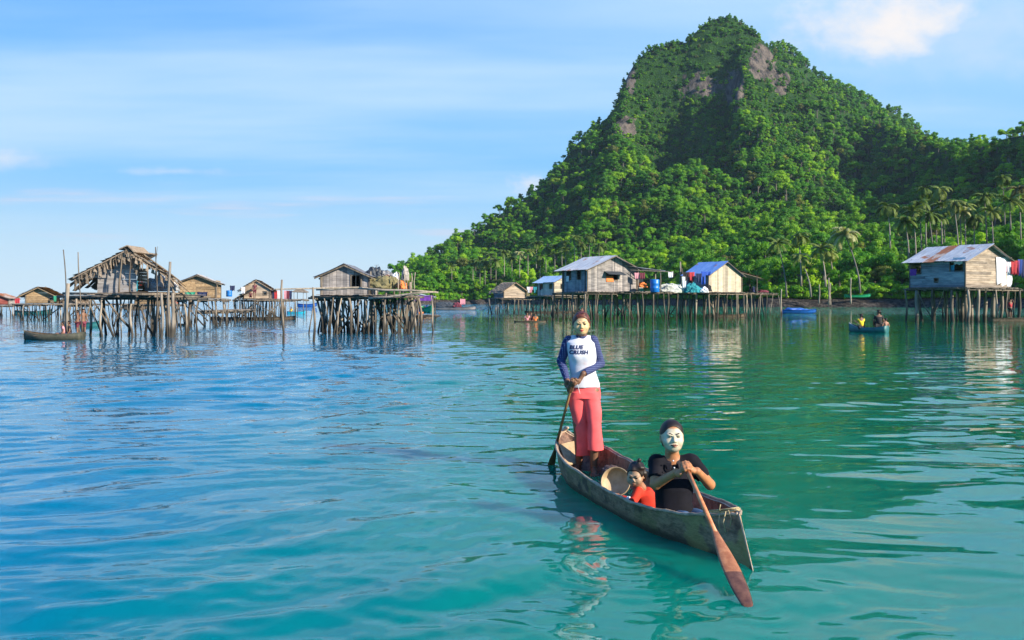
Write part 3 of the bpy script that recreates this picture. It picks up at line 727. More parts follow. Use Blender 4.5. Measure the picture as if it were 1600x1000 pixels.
def thatch_roof(root, A, B, C_, D, mat, rng, rows=9, part='roof', fringe=.45, dens=7):
    """overlapping palm-leaf courses: A-B ridge, D-C eave"""
    A, B, C_, D = map(Vector, (A, B, C_, D)); L = (B - A).length; nrm = (B - A).cross(D - A).normalized(); nrm = nrm if nrm.z > 0 else -nrm
    mb = MB(); S = (D - A)
    mb.slab(A - nrm * .05, B - nrm * .05, C_ - nrm * .05, D - nrm * .05, .05)
    for r in range(rows):
        v0 = r / rows; v1 = (r + 1.5) / rows; n = int(L * dens)
        for k in range(n):
            f = (k + rng.uniform(-.3, .3)) / n; wd = 1.5 / n
            a = A.lerp(B, f).lerp(D.lerp(C_, f), v0); b = A.lerp(B, f + wd).lerp(D.lerp(C_, f + wd), v0)
            e = v1 + rng.uniform(-.03, .04) + (fringe / max(S.length, .1) * rng.uniform(0, .5) if r == rows - 1 else 0)
            c = A.lerp(B, f + wd).lerp(D.lerp(C_, f + wd), e); d = A.lerp(B, f).lerp(D.lerp(C_, f), e)
            q = nrm * rng.uniform(.06, .12)
            dr = Vector((0, 0, -fringe * rng.uniform(0, .5))) if r == rows - 1 else Vector((0, 0, 0))
            mb.face([a + nrm * .01, b + nrm * .02, c + q * .6 + dr, d + q + dr])
    return mb.build(part, mat, root)
def stilt_house(name, label, cpx, Y, zf, alpha, L, D, hw, pitch, ridge='x', wallmats=(grey_wood, grey_wood), roofmats=(zinc,), horizA=False, horizB=False, holesA=(), holesB=(),
                over=.45, thatch=None, seed=1, deck=None, group='stilt houses standing in the lagoon', ns=(5, 4), r=.085, nb=5, winopt=None, cat='stilt house', pale=.25, roofB=None, fascia=True):
    """box house: local x from -L to 0 along the front, y from 0 to D away from the eye, the near right corner at the origin"""
    rng = random.Random(seed); x = (cpx - 800) * Y / F
    root = empty(name, (x, Y, 0), -R(alpha)); tag(root, label, cat, group)
    e = pitch
    if ridge == 'x':
        hA = lambda s: hw; hB = lambda s: hw + (D / 2 - abs(s - D / 2)) * e
    else:
        hA = lambda s: hw + (L / 2 - abs(s - L / 2)) * e; hB = lambda s: hw
    wall_boards(root, 'front_wall', (-L, 0, zf), (1, 0, 0), L, hA, wallmats[0], rng, horizA, holesA, N=(0, -1, 0))
    wall_boards(root, 'side_wall', (0, .02, zf), (0, 1, 0), D - .04, hB, wallmats[1], rng, horizB, holesB, N=(1, 0, 0))
    wall_boards(root, 'side_wall', (-L, .02, zf), (0, 1, 0), D - .04, hB, wallmats[1], rng, horizB, (), N=(-1, 0, 0))
    wall_boards(root, 'rear_wall', (-L, D, zf), (1, 0, 0), L, hA, wallmats[0], rng, horizA, (), N=(0, 1, 0))
    fl = MB(); fl.box((-L / 2, D / 2, zf - .02), (L - .05, D - .05, .04)); fl.build('floor_boards', deck_m, root)
    for (cx_, cy_) in ((-L, 0), (0, 0), (0, D), (-L, D)):
        cb = MB(); cb.bar((cx_ + (.05 if cx_ else .035), cy_ + (-.035 if cy_ == 0 else .035), zf - .3), (cx_ + (.05 if cx_ else .035), cy_ + (-.035 if cy_ == 0 else .035), zf + hw), .09); cb.build('corner_post', stilt_m, root)
    zt = zf + hw + .06
    if ridge == 'x':
        zr = zt + D / 2 * e; E = over * e
        quads = [((-L - over, D / 2, zr), (over, D / 2, zr), (over, -over, zt - E), (-L - over, -over, zt - E)), ((over, D / 2, zr), (-L - over, D / 2, zr), (-L - over, D + over, zt - E), (over, D + over, zt - E))]
    else:
        zr = zt + L / 2 * e; E = over * e
        quads = [((-L / 2, D + over, zr), (-L / 2, -over, zr), (-L - over, -over, zt - E), (-L - over, D + over, zt - E)), ((-L / 2, -over, zr), (-L / 2, D + over, zr), (over, D + over, zt - E), (over, -over, zt - E))]
    for q in quads:
        if thatch: thatch_roof(root, *q, thatch, rng)
        else: sheet_roof(root, 'roof', *q, list(roofmats), rng)
    rb = MB()
    for q in quads:
        for k in range(4):
            a = Vector(q[0]).lerp(Vector(q[1]), k / 3 * .98 + .01); b = Vector(q[3]).lerp(Vector(q[2]), k / 3 * .98 + .01); rb.bar(a - Vector((0, 0, .08)), b - Vector((0, 0, .07)), .05, .07)
    rb.build('rafters', stilt_m, root)
    for i, h in enumerate(holesA):
        o_ = (winopt or {}).get(('A', i), {}); window_part(root, (-L, 0, zf), (1, 0, 0), (0, -1, 0), *h, **o_)
    for i, h in enumerate(holesB):
        o_ = (winopt or {}).get(('B', i), {}); window_part(root, (0, 0, zf), (0, 1, 0), (1, 0, 0), *h, **o_)
    dx0, dx1, dy0, dy1 = deck or (-L - .3, .3, -.3, D + .3)
    deck_part(root, dx0, dx1, dy0, dy1, zf - .07, rng)
    pts = []
    for i in range(ns[0]):
        for j in range(ns[1]):
            pts.append((dx0 + (dx1 - dx0) * (i / (ns[0] - 1)) + rng.uniform(-.35, .35) * (0 < i < ns[0] - 1), dy0 + (dy1 - dy0) * (j / (ns[1] - 1)) + rng.uniform(-.35, .35) * (0 < j < ns[1] - 1)))
    stilts(root, pts, zf - .22, rng, r, pale=pale, over=.05)
    segs = []
    for k in range(nb):
        a = rng.choice(pts); b = (a[0] + rng.choice((-1, 1)) * rng.uniform(1, 2.2), a[1] + rng.uniform(-.4, .4))
        b = (min(max(b[0], dx0), dx1), b[1]); segs.append(((a[0], a[1], rng.uniform(-.2, .4)), (b[0], b[1], zf - .3)))
    braces(root, segs, rng)
    return root
def jetty(name, label, p0, p1, z, width, seed, n, r=.07, extra=1, group='walkways on stilts', nb=4, pale=.3, tall=0, lean=.2, rows=2):
    """plank walkway from p0 to p1 (world xy of its front edge)"""
    rng = random.Random(seed); p0, p1 = Vector((p0[0], p0[1], 0)), Vector((p1[0], p1[1], 0)); L = (p1 - p0).length
    root = empty(name, p0, math.atan2(p1.y - p0.y, p1.x - p0.x)); tag(root, label, 'walkway', group)
    deck_part(root, 0, L, 0, width, z, rng, over=.5)
    pts = []
    for i in range(n):
        for j in range(rows):
            pts.append((L * (i + rng.uniform(-.3, .3)) / (n - 1), width * j / max(1, rows - 1) + rng.uniform(-.15, .15)))
    stilts(root, pts, z - .12, rng, r, pale=pale, over=.0 + tall, lean=lean)
    segs = [((rng.uniform(0, L), rng.uniform(0, width), -.2), (rng.uniform(0, L), 0, 0)) for _ in range(nb)]
    segs = [(a, (min(L, max(0, a[0] + rng.choice((-1.3, 1.3)))), a[1], z - .2)) for a, _ in segs]
    braces(root, segs, rng)
    return root
def pole(px, ytop, ybase, label, r=.05, lean=0.0, seed=1, fork=False, name='mooring_pole', mat=None, group='bare poles standing in the water', dpx=0):
    rng = random.Random(seed); b = W(px, ybase); Y = b.y; t = P(px + dpx, ytop, Y)
    mb = pole_mb((0, 0, -.8), (t.x - b.x, lean, t.z), r, rng, bend=.07, seg=8, fork=fork)
    o = mb.build(name, mat or stilt_m, None, smooth=True); o.location = b; tag(o, label, 'pole', group); return o
def cloth_item(px, py, Y, w_, h_, mat, label, seed=0, cat='clothes', name='hanging_cloth', group='clothes hung out on the houses', rz=0, shape='rect'):
    rng = random.Random(seed); c = P(px, py, Y); mb = MB(); nx, nz = 8, 6; b = 0
    for s_ in (0, 1):
        for j in range(nz + 1):
            for i in range(nx + 1):
                x = (i / nx - .5) * w_ * (1 - .15 * j / nz * rng.uniform(.5, 1.2)); z = -h_ * j / nz * (1 + .08 * math.sin(i * 1.7 + seed)) - .02 * math.sin(math.pi * i / nx)
                y = .04 * w_ / .5 * math.sin(i * 1.9 + seed) * (j / nz + .2) + s_ * .012
                mb.v.append((x, y, z))
    for s_ in (0, 1):
        o0 = s_ * (nx + 1) * (nz + 1)
        for j in range(nz):
            for i in range(nx):
                if shape == 'trousers' and j > 1 and i in (nx // 2 - 1, nx // 2): continue
                if shape == 'shirt' and j > 2 and i in (0, 1, nx - 1, nx - 2): continue
                a = o0 + j * (nx + 1) + i; f = (a, a + 1, a + nx + 2, a + nx + 1); mb.f.append(f if s_ == 0 else f[::-1]); mb.mi.append(0)
    o = mb.build(name, mat, None, smooth=True); o.location = c; o.rotation_euler = (0, 0, rz); tag(o, label, cat, group); return o
def barrel(px, pybase, Y, r, h, mat, label, cat='barrel', name='water_barrel'):
    mb = MB(); mb.lathe((0, 0, 0), [(0, 0), (r * .92, 0), (r, .03), (r * .98, h * .3), (r * 1.03, h * .33), (r * .98, h * .36), (r * .98, h * .64), (r * 1.03, h * .67), (r * .98, h * .7), (r, h * .95), (r * .9, h), (r * .9, h - .03), (0, h - .03)], 18)
    o = mb.build(name, mat, None, smooth=True); o.location = P(px, pybase, Y); tag(o, label, cat, 'containers on the decks'); return o
ICO3 = ico(4)
def bundle(px, pybase, Y, dims, mat, label, seed, cat='bundle', name='tarp_bundle', group='heaps and bundles on the decks'):
    """a lumpy covered heap"""
    rng = random.Random(seed); mb = MB(); v, f = ICO3
    for p in v:
        n = 1 + .32 * mnoise.noise(Vector(p) * 2.0 + Vector((seed, 0, 0))) + .16 * mnoise.noise(Vector(p) * 5 + Vector((0, seed, 0)))
        z = max(p.z, -.25); mb.v.append((p.x * dims[0] / 2 * n, p.y * dims[1] / 2 * n, (z + .25) * dims[2] / 1.25 * n))
    mb.f = list(f); mb.mi = [0] * len(f)
    o = mb.build(name, mat, None, smooth=False); o.location = P(px, pybase, Y); tag(o, label, cat, group); return o
def hull_mesh(L, B, H_, seed=0, sheer=.35, mats=None, rim=.035, seg=20, stern=.5, flare=1.0):
    """open plank boat: outer skin, rim and inside; x is the length"""
    mb = MB(); nk = 8; st = []
    for i in range(seg + 1):
        s = i / seg; q = 2 * s - 1
        bw = B / 2 * (1 - abs(q) ** 2.4) if q > 0 else B / 2 * (1 - (abs(q) ** 3) * (1 - stern))
        top = H_ * (1 + sheer * abs(q) ** 2.2 * (1.4 if q > 0 else .7)); bot = -.12 + H_ * .55 * max(0, q) ** 3 + H_ * .2 * max(0, -q) ** 4
        st.append((-L / 2 + L * s + (.10 * L * 0 if q < 0 else 0), max(bw, .02), bot, top))
    def ringpts(t_, inner):
        x, bw, bo, to = t_; k_ = rim if inner else 0; r = []
        for j in range(nk + 1):
            a = math.pi * j / nk; cy = -math.cos(a); sz = math.sin(a)
            y = (abs(cy) ** .75) * math.copysign(1, cy) * max(bw - k_, .004); z = to - (to - bo - k_) * (sz ** .8)
            r.append((x * (1 - (k_ * .6 / (L / 2))), y, z))
        return r
    for inner in (0, 1):
        base = len(mb.v)
        for t_ in st: mb.v += ringpts(t_, inner)
        for i in range(seg):
            for j in range(nk):
                a = base + i * (nk + 1) + j; f = (a, a + nk + 1, a + nk + 2, a + 1); mb.f.append(f if not inner else f[::-1]); mb.mi.append(inner)
    n1 = (seg + 1) * (nk + 1)
    for i in range(seg):
        for j in (0, nk):
            a = i * (nk + 1) + j; b = a + nk + 1; mb.f.append((a, b, b + n1, a + n1)); mb.mi.append(2)
    for i in (0, seg):
        a = i * (nk + 1); mb.f.append(tuple(range(a, a + nk + 1))); mb.mi.append(0)
        for j in range(nk): mb.f.append((a + j, a + j + 1, a + j + 1 + n1, a + j + n1)); mb.mi.append(2)
    return mb
def boat(px, pyw, L, B, H_, rz, mats, label, name='wooden_boat', thwarts=2, sheer=.35, z=0, group='boats on the lagoon', stern=.5):
    p = W(px, pyw); root = empty(name, (p.x, p.y, z), R(rz)); tag(root, label, 'boat', group)
    hull_mesh(L, B, H_, sheer=sheer, stern=stern).build('hull', list(mats), root, smooth=True)
    m = MB()
    for i in range(thwarts):
        x = -L * .28 + L * .5 * i / max(1, thwarts - 1); m.box((x, 0, H_ * .75), (.18, B * .9, .025))
    if thwarts: m.build('thwarts', mats[1], root)
    return root
def dims(cpx, Y, al, pl, pr):
    """wall lengths so that a house turned by al degrees spans pl..pr in the photo"""
    cx = (cpx - 800) * Y / F; s_, c_ = math.sin(R(al)), math.cos(R(al)); a = (pl - 800) / F; b = (pr - 800) / F
    return (cx - a * Y) / (c_ + a * s_), (b * Y - cx) / (s_ - b * c_)
# ---------------------------------------------------------------- small far people: one skinned body each, clothing as children
def skin_body(name, joints, edges, parent, mat, sub=1):
    me = bpy.data.meshes.new(name); me.from_pydata([j[0] for j in joints], edges, []); me.materials.append(mat)
    o = link(name, me, parent); md = o.modifiers.new('skin', 'SKIN'); md.use_smooth_shade = True
    for i, j in enumerate(joints): me.skin_vertices[0].data[i].radius = (j[1], j[1] * (j[2] if len(j) > 2 else 1))
    me.skin_vertices[0].data[0].use_root = True
    s = o.modifiers.new('sub', 'SUBSURF'); s.levels = sub; s.render_levels = sub
    return o
def small_person(loc, rz, pose, label, top=None, bottom=None, scale=1.0, skin=None, hair=True, group=None, arms='down'):
    root = empty('person', loc, R(rz)); tag(root, label, 'person', group); root.scale = (scale,) * 3
    sk = skin or skin_far
    if pose == 'stand': hip, knee, foot, torso = .86, (.0, .46), (.02, .04), 0
    z0 = {'stand': .88, 'sit': .12, 'wade': .2, 'squat': .22}[pose]
    lean = {'stand': 0, 'sit': -.06, 'wade': -.03, 'squat': -.15}[pose]
    J = [((0, 0, z0), .125, .8), ((0, lean * .5, z0 + .26), .12, .8), ((0, lean, z0 + .47), .13, .7), ((0, lean, z0 + .56), .055), ((0, lean - .015, z0 + .64), .085), ((0, lean - .01, z0 + .75), .082)]
    E = [(0, 1), (1, 2), (2, 3), (3, 4), (4, 5)]
    for s_ in (-1, 1):
        b = len(J); J += [((s_ * .17, lean, z0 + .47), .055)]
        if arms == 'down': J += [((s_ * .24, lean + .02, z0 + .22), .042), ((s_ * .22, lean - .12, z0 + .02), .03), ((s_ * .2, lean - .2, z0 - .02), .028)]
        elif arms == 'paddle': J += [((s_ * .24, lean - .08, z0 + .28), .042), ((s_ * .10, lean - .30, z0 + .28 + s_ * .08), .03), ((s_ * .06, lean - .34, z0 + .28 + s_ * .08), .028)]
        else: J += [((s_ * .2, lean - .12, z0 + .55), .042), ((s_ * .10, lean - .12, z0 + .72), .03), ((s_ * .05, lean - .10, z0 + .76), .028)]
        E += [(2, b), (b, b + 1), (b + 1, b + 2), (b + 2, b + 3)]
        b = len(J)
        if pose in ('stand',): J += [((s_ * .09, 0, z0 - .06), .085), ((s_ * .1, -.02, z0 - .44), .055), ((s_ * .1, .0, .06), .036), ((s_ * .11, -.13, .03), .03)]
        elif pose == 'wade': J += [((s_ * .09, 0, z0 - .06), .085), ((s_ * .1, -.02, z0 - .4), .055), ((s_ * .1, 0, z0 - .7), .036), ((s_ * .11, -.13, z0 - .72), .03)]
        elif pose == 'sit': J += [((s_ * .1, -.05, z0), .085), ((s_ * .13, -.38, z0 + .08), .058), ((s_ * .12, -.55, z0 - .08), .04), ((s_ * .12, -.62, z0 - .1), .03)]
        else: J += [((s_ * .1, -.05, z0), .08), ((s_ * .15, -.33, z0 + .26), .055), ((s_ * .14, -.18, z0 - .12), .04), ((s_ * .15, -.28, z0 - .18), .03)]
        E += [(0, b), (b, b + 1), (b + 1, b + 2), (b + 2, b + 3)]
    skin_body('body', J, E, root, sk)
    if top:
        T = [(J[0][0][:2] + (z0 + .02,), .145, .8), (J[1][0], .14, .85), (J[2][0], .148, .75)]; TE = [(0, 1), (1, 2)]
        for s_, b in ((-1, 6), (1, 14)):
            k = len(T); a, c = Vector(J[b][0]), Vector(J[b + 1][0]); T += [(tuple(a), .07), (tuple(a.lerp(c, .6)), .062)]; TE += [(2, k), (k, k + 1)]
        skin_body('shirt', T, TE, root, top)
    if bottom:
        T = [((0, 0, z0), .14, .85)]; TE = []
        for b in (10, 18):
            k = len(T); T += [(J[b][0], .095), (tuple(Vector(J[b][0]).lerp(Vector(J[b + 1][0]), .85)), .075)]; TE += [(0, k), (k, k + 1)]
        skin_body('shorts', T, TE, root, bottom)
    if hair:
        skin_body('hair', [((0, lean + .02, z0 + .70), .085), ((0, lean + .01, z0 + .775), .088), ((0, lean + .05, z0 + .66), .06)], [(0, 1), (0, 2)], root, hair_far)
    return root
# ================================================================ THE RIGHT HOUSE
YR = 72.0; sR = F / YR
zfR = H + (HZ - 448) / sR
LR_, DR_ = dims(1508, YR, 58, 1421, 1577)
stilt_house('stilt_house', 'grey board stilt house with rust streaked sheet roof and tan gable', 1508, YR, zfR, 58, LR_, DR_, 2.2, .40, 'x',
            (shaded_wood, tan_wood), (zinc, zinc, zinc, zinc, rusty), True, True,  # left wall in the shade tone, gable tan with the sun's warmth included
            holesA=((.12, 1.1, 1.15, 2.05), (2.3, 2.65, .45, .75), (3.65, 4.8, 1.30, 2.1)), holesB=(), seed=11, over=.5,
            deck=(-LR_ - .2, .4, -.3, DR_ + .8), ns=(5, 5), r=.14, nb=3, pale=.35, winopt={('A', 0): dict(cloth=CL['purple'])})
cloth_item(1499, 402, YR + .35, 1.1, .55, CL['white'], 'ragged white sheet tied over the corner window of the rusty roofed house', 1, rz=R(-58), name='ragged_sheet', cat='sheet', group=None)
cloth_item(1488, 414, YR + 1.15, .38, .75, CL['cyan'], 'bright cyan cloth hanging below the corner window of the rusty roofed house', 2, rz=R(-58))
tq = Vector((P(1508, 0, YR).x, YR, 0)) + Vector((math.sin(R(58)), math.cos(R(58)), 0)) * (DR_ - 1.0) + Vector((math.cos(R(58)), -math.sin(R(58)), 0)) * .12
cloth_item(800 + tq.x * F / tq.y, 402, tq.y, 2.3, 2.3, CL['white'], 'large white tarpaulin hung over the end wall of the rusty roofed house', 3, rz=R(32), name='hanging_tarpaulin', cat='tarpaulin', group=None)
jetty('plank_walkway', 'open plank deck beside the rusty roofed house at the right edge', (P(1584, 0, 76).x, 76), (P(1670, 0, 80).x, 80), zfR - .15, 3.0, 12, 4, r=.08)
cl0 = W(1572, 502).x
ropeY = 75
for px, py, w_, h_, c_, l_ in ((1576, 409, .5, .9, 'white', 'white shirt'), (1586, 407, .75, 1.15, 'red', 'red dress'), (1594, 405, .35, 1.3, 'blue', 'blue trousers'), (1599, 405, .5, 1.5, 'navy', 'navy blue trousers'), (1571, 408, .3, .9, 'pink', 'pink towel')):
    cloth_item(px, py, ropeY, w_, h_, CL[c_], l_ + ' on the line right of the rusty roofed house', px, group='washing on the line at the right edge', shape='shirt' if 'shirt' in l_ else 'rect')
mb = MB(); mb.tube([P(1568, 406, ropeY), P(1584, 407, ropeY), P(1625, 403, ropeY)], .012, 5); o = mb.build('clothes_line', stilt_m); tag(o, 'clothes line strung from the rusty roofed house to the right edge', 'clothes line')
pw = P(1578, 498, 74)
small_person((P(1579, 0, 73).x, 73, .25), 20, 'stand', 'person in red top with raised arms among the right hand stilts', CL['red'], CL['black'], .95, arms='up')
boat(1590, 503, 5.0, .8, .32, 8, (boatwood, boatwood, stilt_m), 'dark dugout boat moored under the deck at the right edge')

# ================================================================ BIG GREY HOUSE IN THE MIDDLE
YM = 79.0; sM = F / YM; zfM = H + (HZ - 455) / sM
stilt_house('stilt_house', 'large grey plank stilt house with pale sheet roof and awning window', 918, YM, zfM, 58, *dims(918, YM, 58, 879, 994), 2.05, .40, 'x',
            (shaded_wood, grey_wood), (zinc, zinc, lightblue), False, False, holesA=((.7, 1.4, 1.05, 1.85), (2.3, 2.9, 1.05, 1.85)), holesB=((2.05, 3.35, 1.0, 1.75),), over=.6, seed=21,
            deck=(-4.4, .3, -.5, 5.4), ns=(4, 5), r=.09, nb=9, winopt={('B', 0): dict(cloth=CL['orange'], awning=darktarp), ('A', 0): dict(cloth=CL['white'])})
# its porch: lean-to roof on posts right of the gable
rng = random.Random(5)
pr = empty('porch', (P(1000, 0, 80).x, 81, 0)); tag(pr, 'open lean-to porch with sloping sheet roof right of the large grey house', 'porch')
z1 = H + (HZ - 419) * 81 / F; z2 = H + (HZ - 423) * 81 / F
sheet_roof(pr, 'roof', (-1.2, 0, z1 + .25), (-1.2, 3.2, z1 + .25), (2.5, 3.2, z2), (2.5, 0, z2), [zinc, rusty, zinc], rng)
for x, y in ((.0, .1), (2.0, .1), (0, 3), (2.0, 3)): pole_mb((x, y, zfM - .1), (x, y, z2 + .15), .06, rng, .02).build('post', pale_stilt, pr, smooth=True)
wall_boards(pr, 'rear_wall', (-1.0, 3.1, zfM), (1, 0, 0), 1.9, lambda s: 1.6, white_wood, rng, N=(0, -1, 0))
jetty('plank_walkway', 'long plank walkway on stilts between the large grey house and the blue roofed house', (P(990, 0, 79).x, 79), (P(1085, 0, 84).x, 84), zfM - .02, 3.6, 31, 8, r=.08, pale=.15)
barrel(1023, 456.5, 80.5, .42, 1.15, barrel_m, 'tall blue plastic barrel under the porch of the large grey house')
barrel(1001, 456.5, 81.5, .30, .35, CL['green'], 'green basin on the porch beside the blue barrel', cat='basin', name='washing_basin')
bundle(1003, 449, 82.5, (.9, .5, .45), CL['orange'], 'orange bundle on the porch of the large grey house', 5)
bundle(990, 456, 82.2, (.7, .6, .4), CL['white'], 'white cloth bundle at the inner end of the porch', 6)
bundle(1048, 457.5, 83, (2.2, 1.2, .85), tarp_m, 'pale tarpaulin covered heap on the walkway left of the tall pole', 7)
for i, (px, py, c_, l_) in enumerate(((995, 426, 'pink', 'pink shirt'), (1004, 426, 'maroon', 'maroon shirt'), (1048, 424, 'white', 'white towel'))):
    cloth_item(px, py, 81, .45, .55, CL[c_], l_ + (' hung under the porch roof' if i < 2 else ' on the pole end beyond the porch'), px, group='washing at the porch')
mb = MB(); mb.tube([P(985, 422, 81), P(1030, 424, 81), P(1052, 425, 81)], .03, 5); o = mb.build('clothes_pole', pale_stilt); tag(o, 'horizontal clothes pole reaching out from the porch roof', 'pole')

# small blue roofed house left of it, and the thatched hut
YS = 118.0; zfS = H + (HZ - 463) * YS / F
stilt_house('stilt_house', 'small pale board stilt house with light blue roof behind the large grey house', 865.5, YS - 14, H + (HZ - 461) * (YS - 14) / F, 52, *dims(865.5, YS - 14, 52, 840, 892), 1.6, .46, 'x', (white_wood, ply), (lightblue,), False, True,
            holesA=((.5, .95, .75, 1.3), (2.2, 2.7, .75, 1.3)), holesB=((1.0, 1.6, .75, 1.3),), over=.5, seed=31, deck=(-4.2, .4, -.5, 5), ns=(5, 4), r=.08, nb=4, winopt={('A', 0): dict(cloth=CL['maroon'])})
stilt_house('thatched_hut', 'small thatched hut with tan board wall at the left end of the walkway', 787.5, YS, H + (HZ - 465) * YS / F, 60, *dims(787.5, YS, 60, 772, 820), 1.0, .62, 'x', (shaded_wood, tan_wood), thatch=thatch_m, horizA=True, horizB=True,
            over=.45, seed=41, deck=(-3.4, .5, -.5, 4.2), ns=(5, 4), r=.08, nb=2, cat='hut')
jetty('plank_walkway', 'plank walkway on thin stilts between the thatched hut and the small blue roofed house', (P(822, 0, 112).x, 113), (P(868, 0, 104).x, 105), H + (HZ - 463.5) * 110 / F, 2.5, 43, 9, r=.06)
for px, c_, l_ in ((826, 'white', 'white shirt'), (830, 'pink', 'pink shirt'), (836, 'teal', 'teal shirt')): cloth_item(px, 448, 112, .45, .75, CL[c_], l_ + ' drying between the thatched hut and the light blue roof', px, group='washing between the small houses', shape='shirt')
bundle(824, 464, 113, (.6, .5, .55), CL['olive'], 'small brown heap at the foot of the thatched hut', 15)
pole(770, 467, 492, 'short leaning pole left of the thatched hut', .09, 0, 3, dpx=-6)
boat(860, 490, 7.0, .8, .3, 3, (boatwood, boatwood, stilt_m), 'long dark dugout moored behind the standing woman', thwarts=2)
small_person((P(909, 0, 100).x, 100, .1), 0, 'sit', 'person crouching in the dugout under the large grey house', CL['maroon'], CL['black'])

# ================================================================ BLUE ROOFED HOUSE
YB = 84.0; zfB = H + (HZ - 455.5) * YB / F
stilt_house('stilt_house', 'stilt house with bright blue sheet roof and plywood end wall', 1107, YB, zfB, 52, *dims(1107, YB, 52, 1070, 1158), 1.62, .50, 'x', (shaded_wood, ply), (bluezinc,), False, False,
            holesA=((.5, 1.1, .85, 1.35),), over=.35, seed=51, deck=(-4.2, .5, -.6, 4.6), ns=(4, 5), r=.08, nb=6)
rng = random.Random(6)
th = empty('thatched_porch', (P(1160, 0, 88).x, 87.5, 0)); tag(th, 'thatch covered lean-to at the right of the blue roofed house', 'porch')
za = H + (HZ - 427) * 88 / F; zb_ = H + (HZ - 434) * 88 / F
thatch_roof(th, (-1.0, 0, za + .35), (-1.0, 3.0, za + .35), (1.75, 3.0, zb_), (1.75, 0, zb_), thatch_m, rng, rows=6, fringe=.5)
for x, y in ((-.2, .1), (1.3, .1), (-.2, 2.8), (1.3, 2.8)): pole_mb((x, y, zfB - .1), (x, y, zb_ + .25), .05, rng, .02).build('post', stilt_m, th, smooth=True)
jr = jetty('plank_walkway', 'bare plank walkway running right from the blue roofed house to the last post', (P(1155, 0, 88).x, 88), (P(1222, 0, 96).x, 98), H + (HZ - 457.5) * 92 / F, 2.2, 61, 7, r=.06, pale=.7, lean=.3)
pole(1221, 452, 494, 'upright post at the right end of the bare walkway', .08, 0, 4, mat=pale_stilt)
for px, py, c_, l_, sh in ((1072, 425, 'black', 'black jacket', 'shirt'), (1080, 425, 'red', 'dark red shirt', 'shirt'), (1092, 427, 'navy', 'navy shirt with white patch', 'shirt'), (1099, 426, 'blue', 'royal blue trousers', 'trousers'), (1069, 432, 'white', 'long white cloth', 'rect')):
    cloth_item(px, py, 82.4, .62 if sh == 'shirt' else .42, .8 if sh == 'shirt' else 1.05, CL[c_], l_ + ' drying in front of the blue roofed house', px, group='washing in front of the blue roof', shape=sh)
cloth_item(1103, 424, 82.6, .9, .35, CL['blue'], 'blue sheet folded over the eave of the blue roofed house', 9)
bundle(1082, 457, 82.6, (1.4, .9, .85), CL['teal'], 'blue green net heap on the deck of the blue roofed house', 8, name='net_heap', cat='net heap')
bundle(1100, 457, 82.6, (.9, .7, .5), CL['white'], 'white sack beside the plywood wall', 10, name='sack', cat='sack')
bundle(1106, 455, 82.8, (.7, .7, .6), CL['black'], 'black pot shaped bundle beside the plywood wall', 12)
for i, (px, d) in enumerate(((1173, 'leftmost'), (1177, 'middle'), (1182, 'rightmost'))):
    bundle(px, 456.5, 88, (.3, .3, .55), CL['black' if i != 1 else 'navy'], d + ' of the three dark jars under the thatch lean-to', 20 + i, name='dark_jar', cat='jar', group='jars under the thatch lean-to')
bundle(1192, 457, 90, (1.0, .4, .25), CL['maroon'], 'small red heap on the bare walkway', 30)
cloth_item(1057, 456, 80, 0.02, 0.02, CL['white'], 'x') if False else None
pole(1063, 409, 497, 'tallest pale pole between the porch and the blue roofed house', .09, 0, 5, mat=pale_stilt)
pole(1066, 419, 496, 'second pale pole beside the tallest one', .07, 0, 6)
pole(1135.5, 402, 496, 'thin green pole in front of the plywood gable', .05, 0, 7)
boat(1135, 496, 4.4, .8, .3, 2, (boatwood, boatwood, stilt_m), 'low brown dugout under the blue roofed house')
# blue boat beyond, and the shore things
boat(1248, 489.5, 5.0, 1.5, .45, 2, (boatblue, boatblue, whitepaint), 'blue covered boat floating off the dark shore', thwarts=0)
bundle(1245, 487.5, W(1248, 489.5).y, (4.2, 1.2, .55), boatblue, 'bright blue cover stretched over the boat off the shore', 40, cat='boat cover', name='boat_cover')
ysh = 262.0
g = boat(1340, 480, 7.6, 1.5, .8, 0, (boatgreen, boatgreen, whitepaint), 'green boat drawn up on the dark rocky shore', thwarts=3, z=0)
gx, gy, gz = [float(q) for q in ter_z(1338, (265 - shore_y(1338)) / (ridge_y(1338) - shore_y(1338)))]; g.location = P(1340, 465, 257)
for px, yt, yb, l_ in ((1280, 444, 464, 'leftmost bare post on the dark shore'), (1295, 434, 466, 'tall bare post on the dark shore left of the green boat'), (1297.5, 442, 468, 'shorter bare post beside the tall one on the dark shore'), (1329.5, 434, 464, 'bare post at the bow of the green boat')):
    Yp = 256.0; t_ = P(px, yt, Yp); rng = random.Random(int(px)); b_ = P(px, yb, Yp)
    o = pole_mb((0, 0, -2), (0, 0, t_.z - b_.z), .2, rng, .1).build('shore_post', pale_stilt, None, smooth=True); o.location = b_; tag(o, l_, 'post', 'posts on the dark shore')
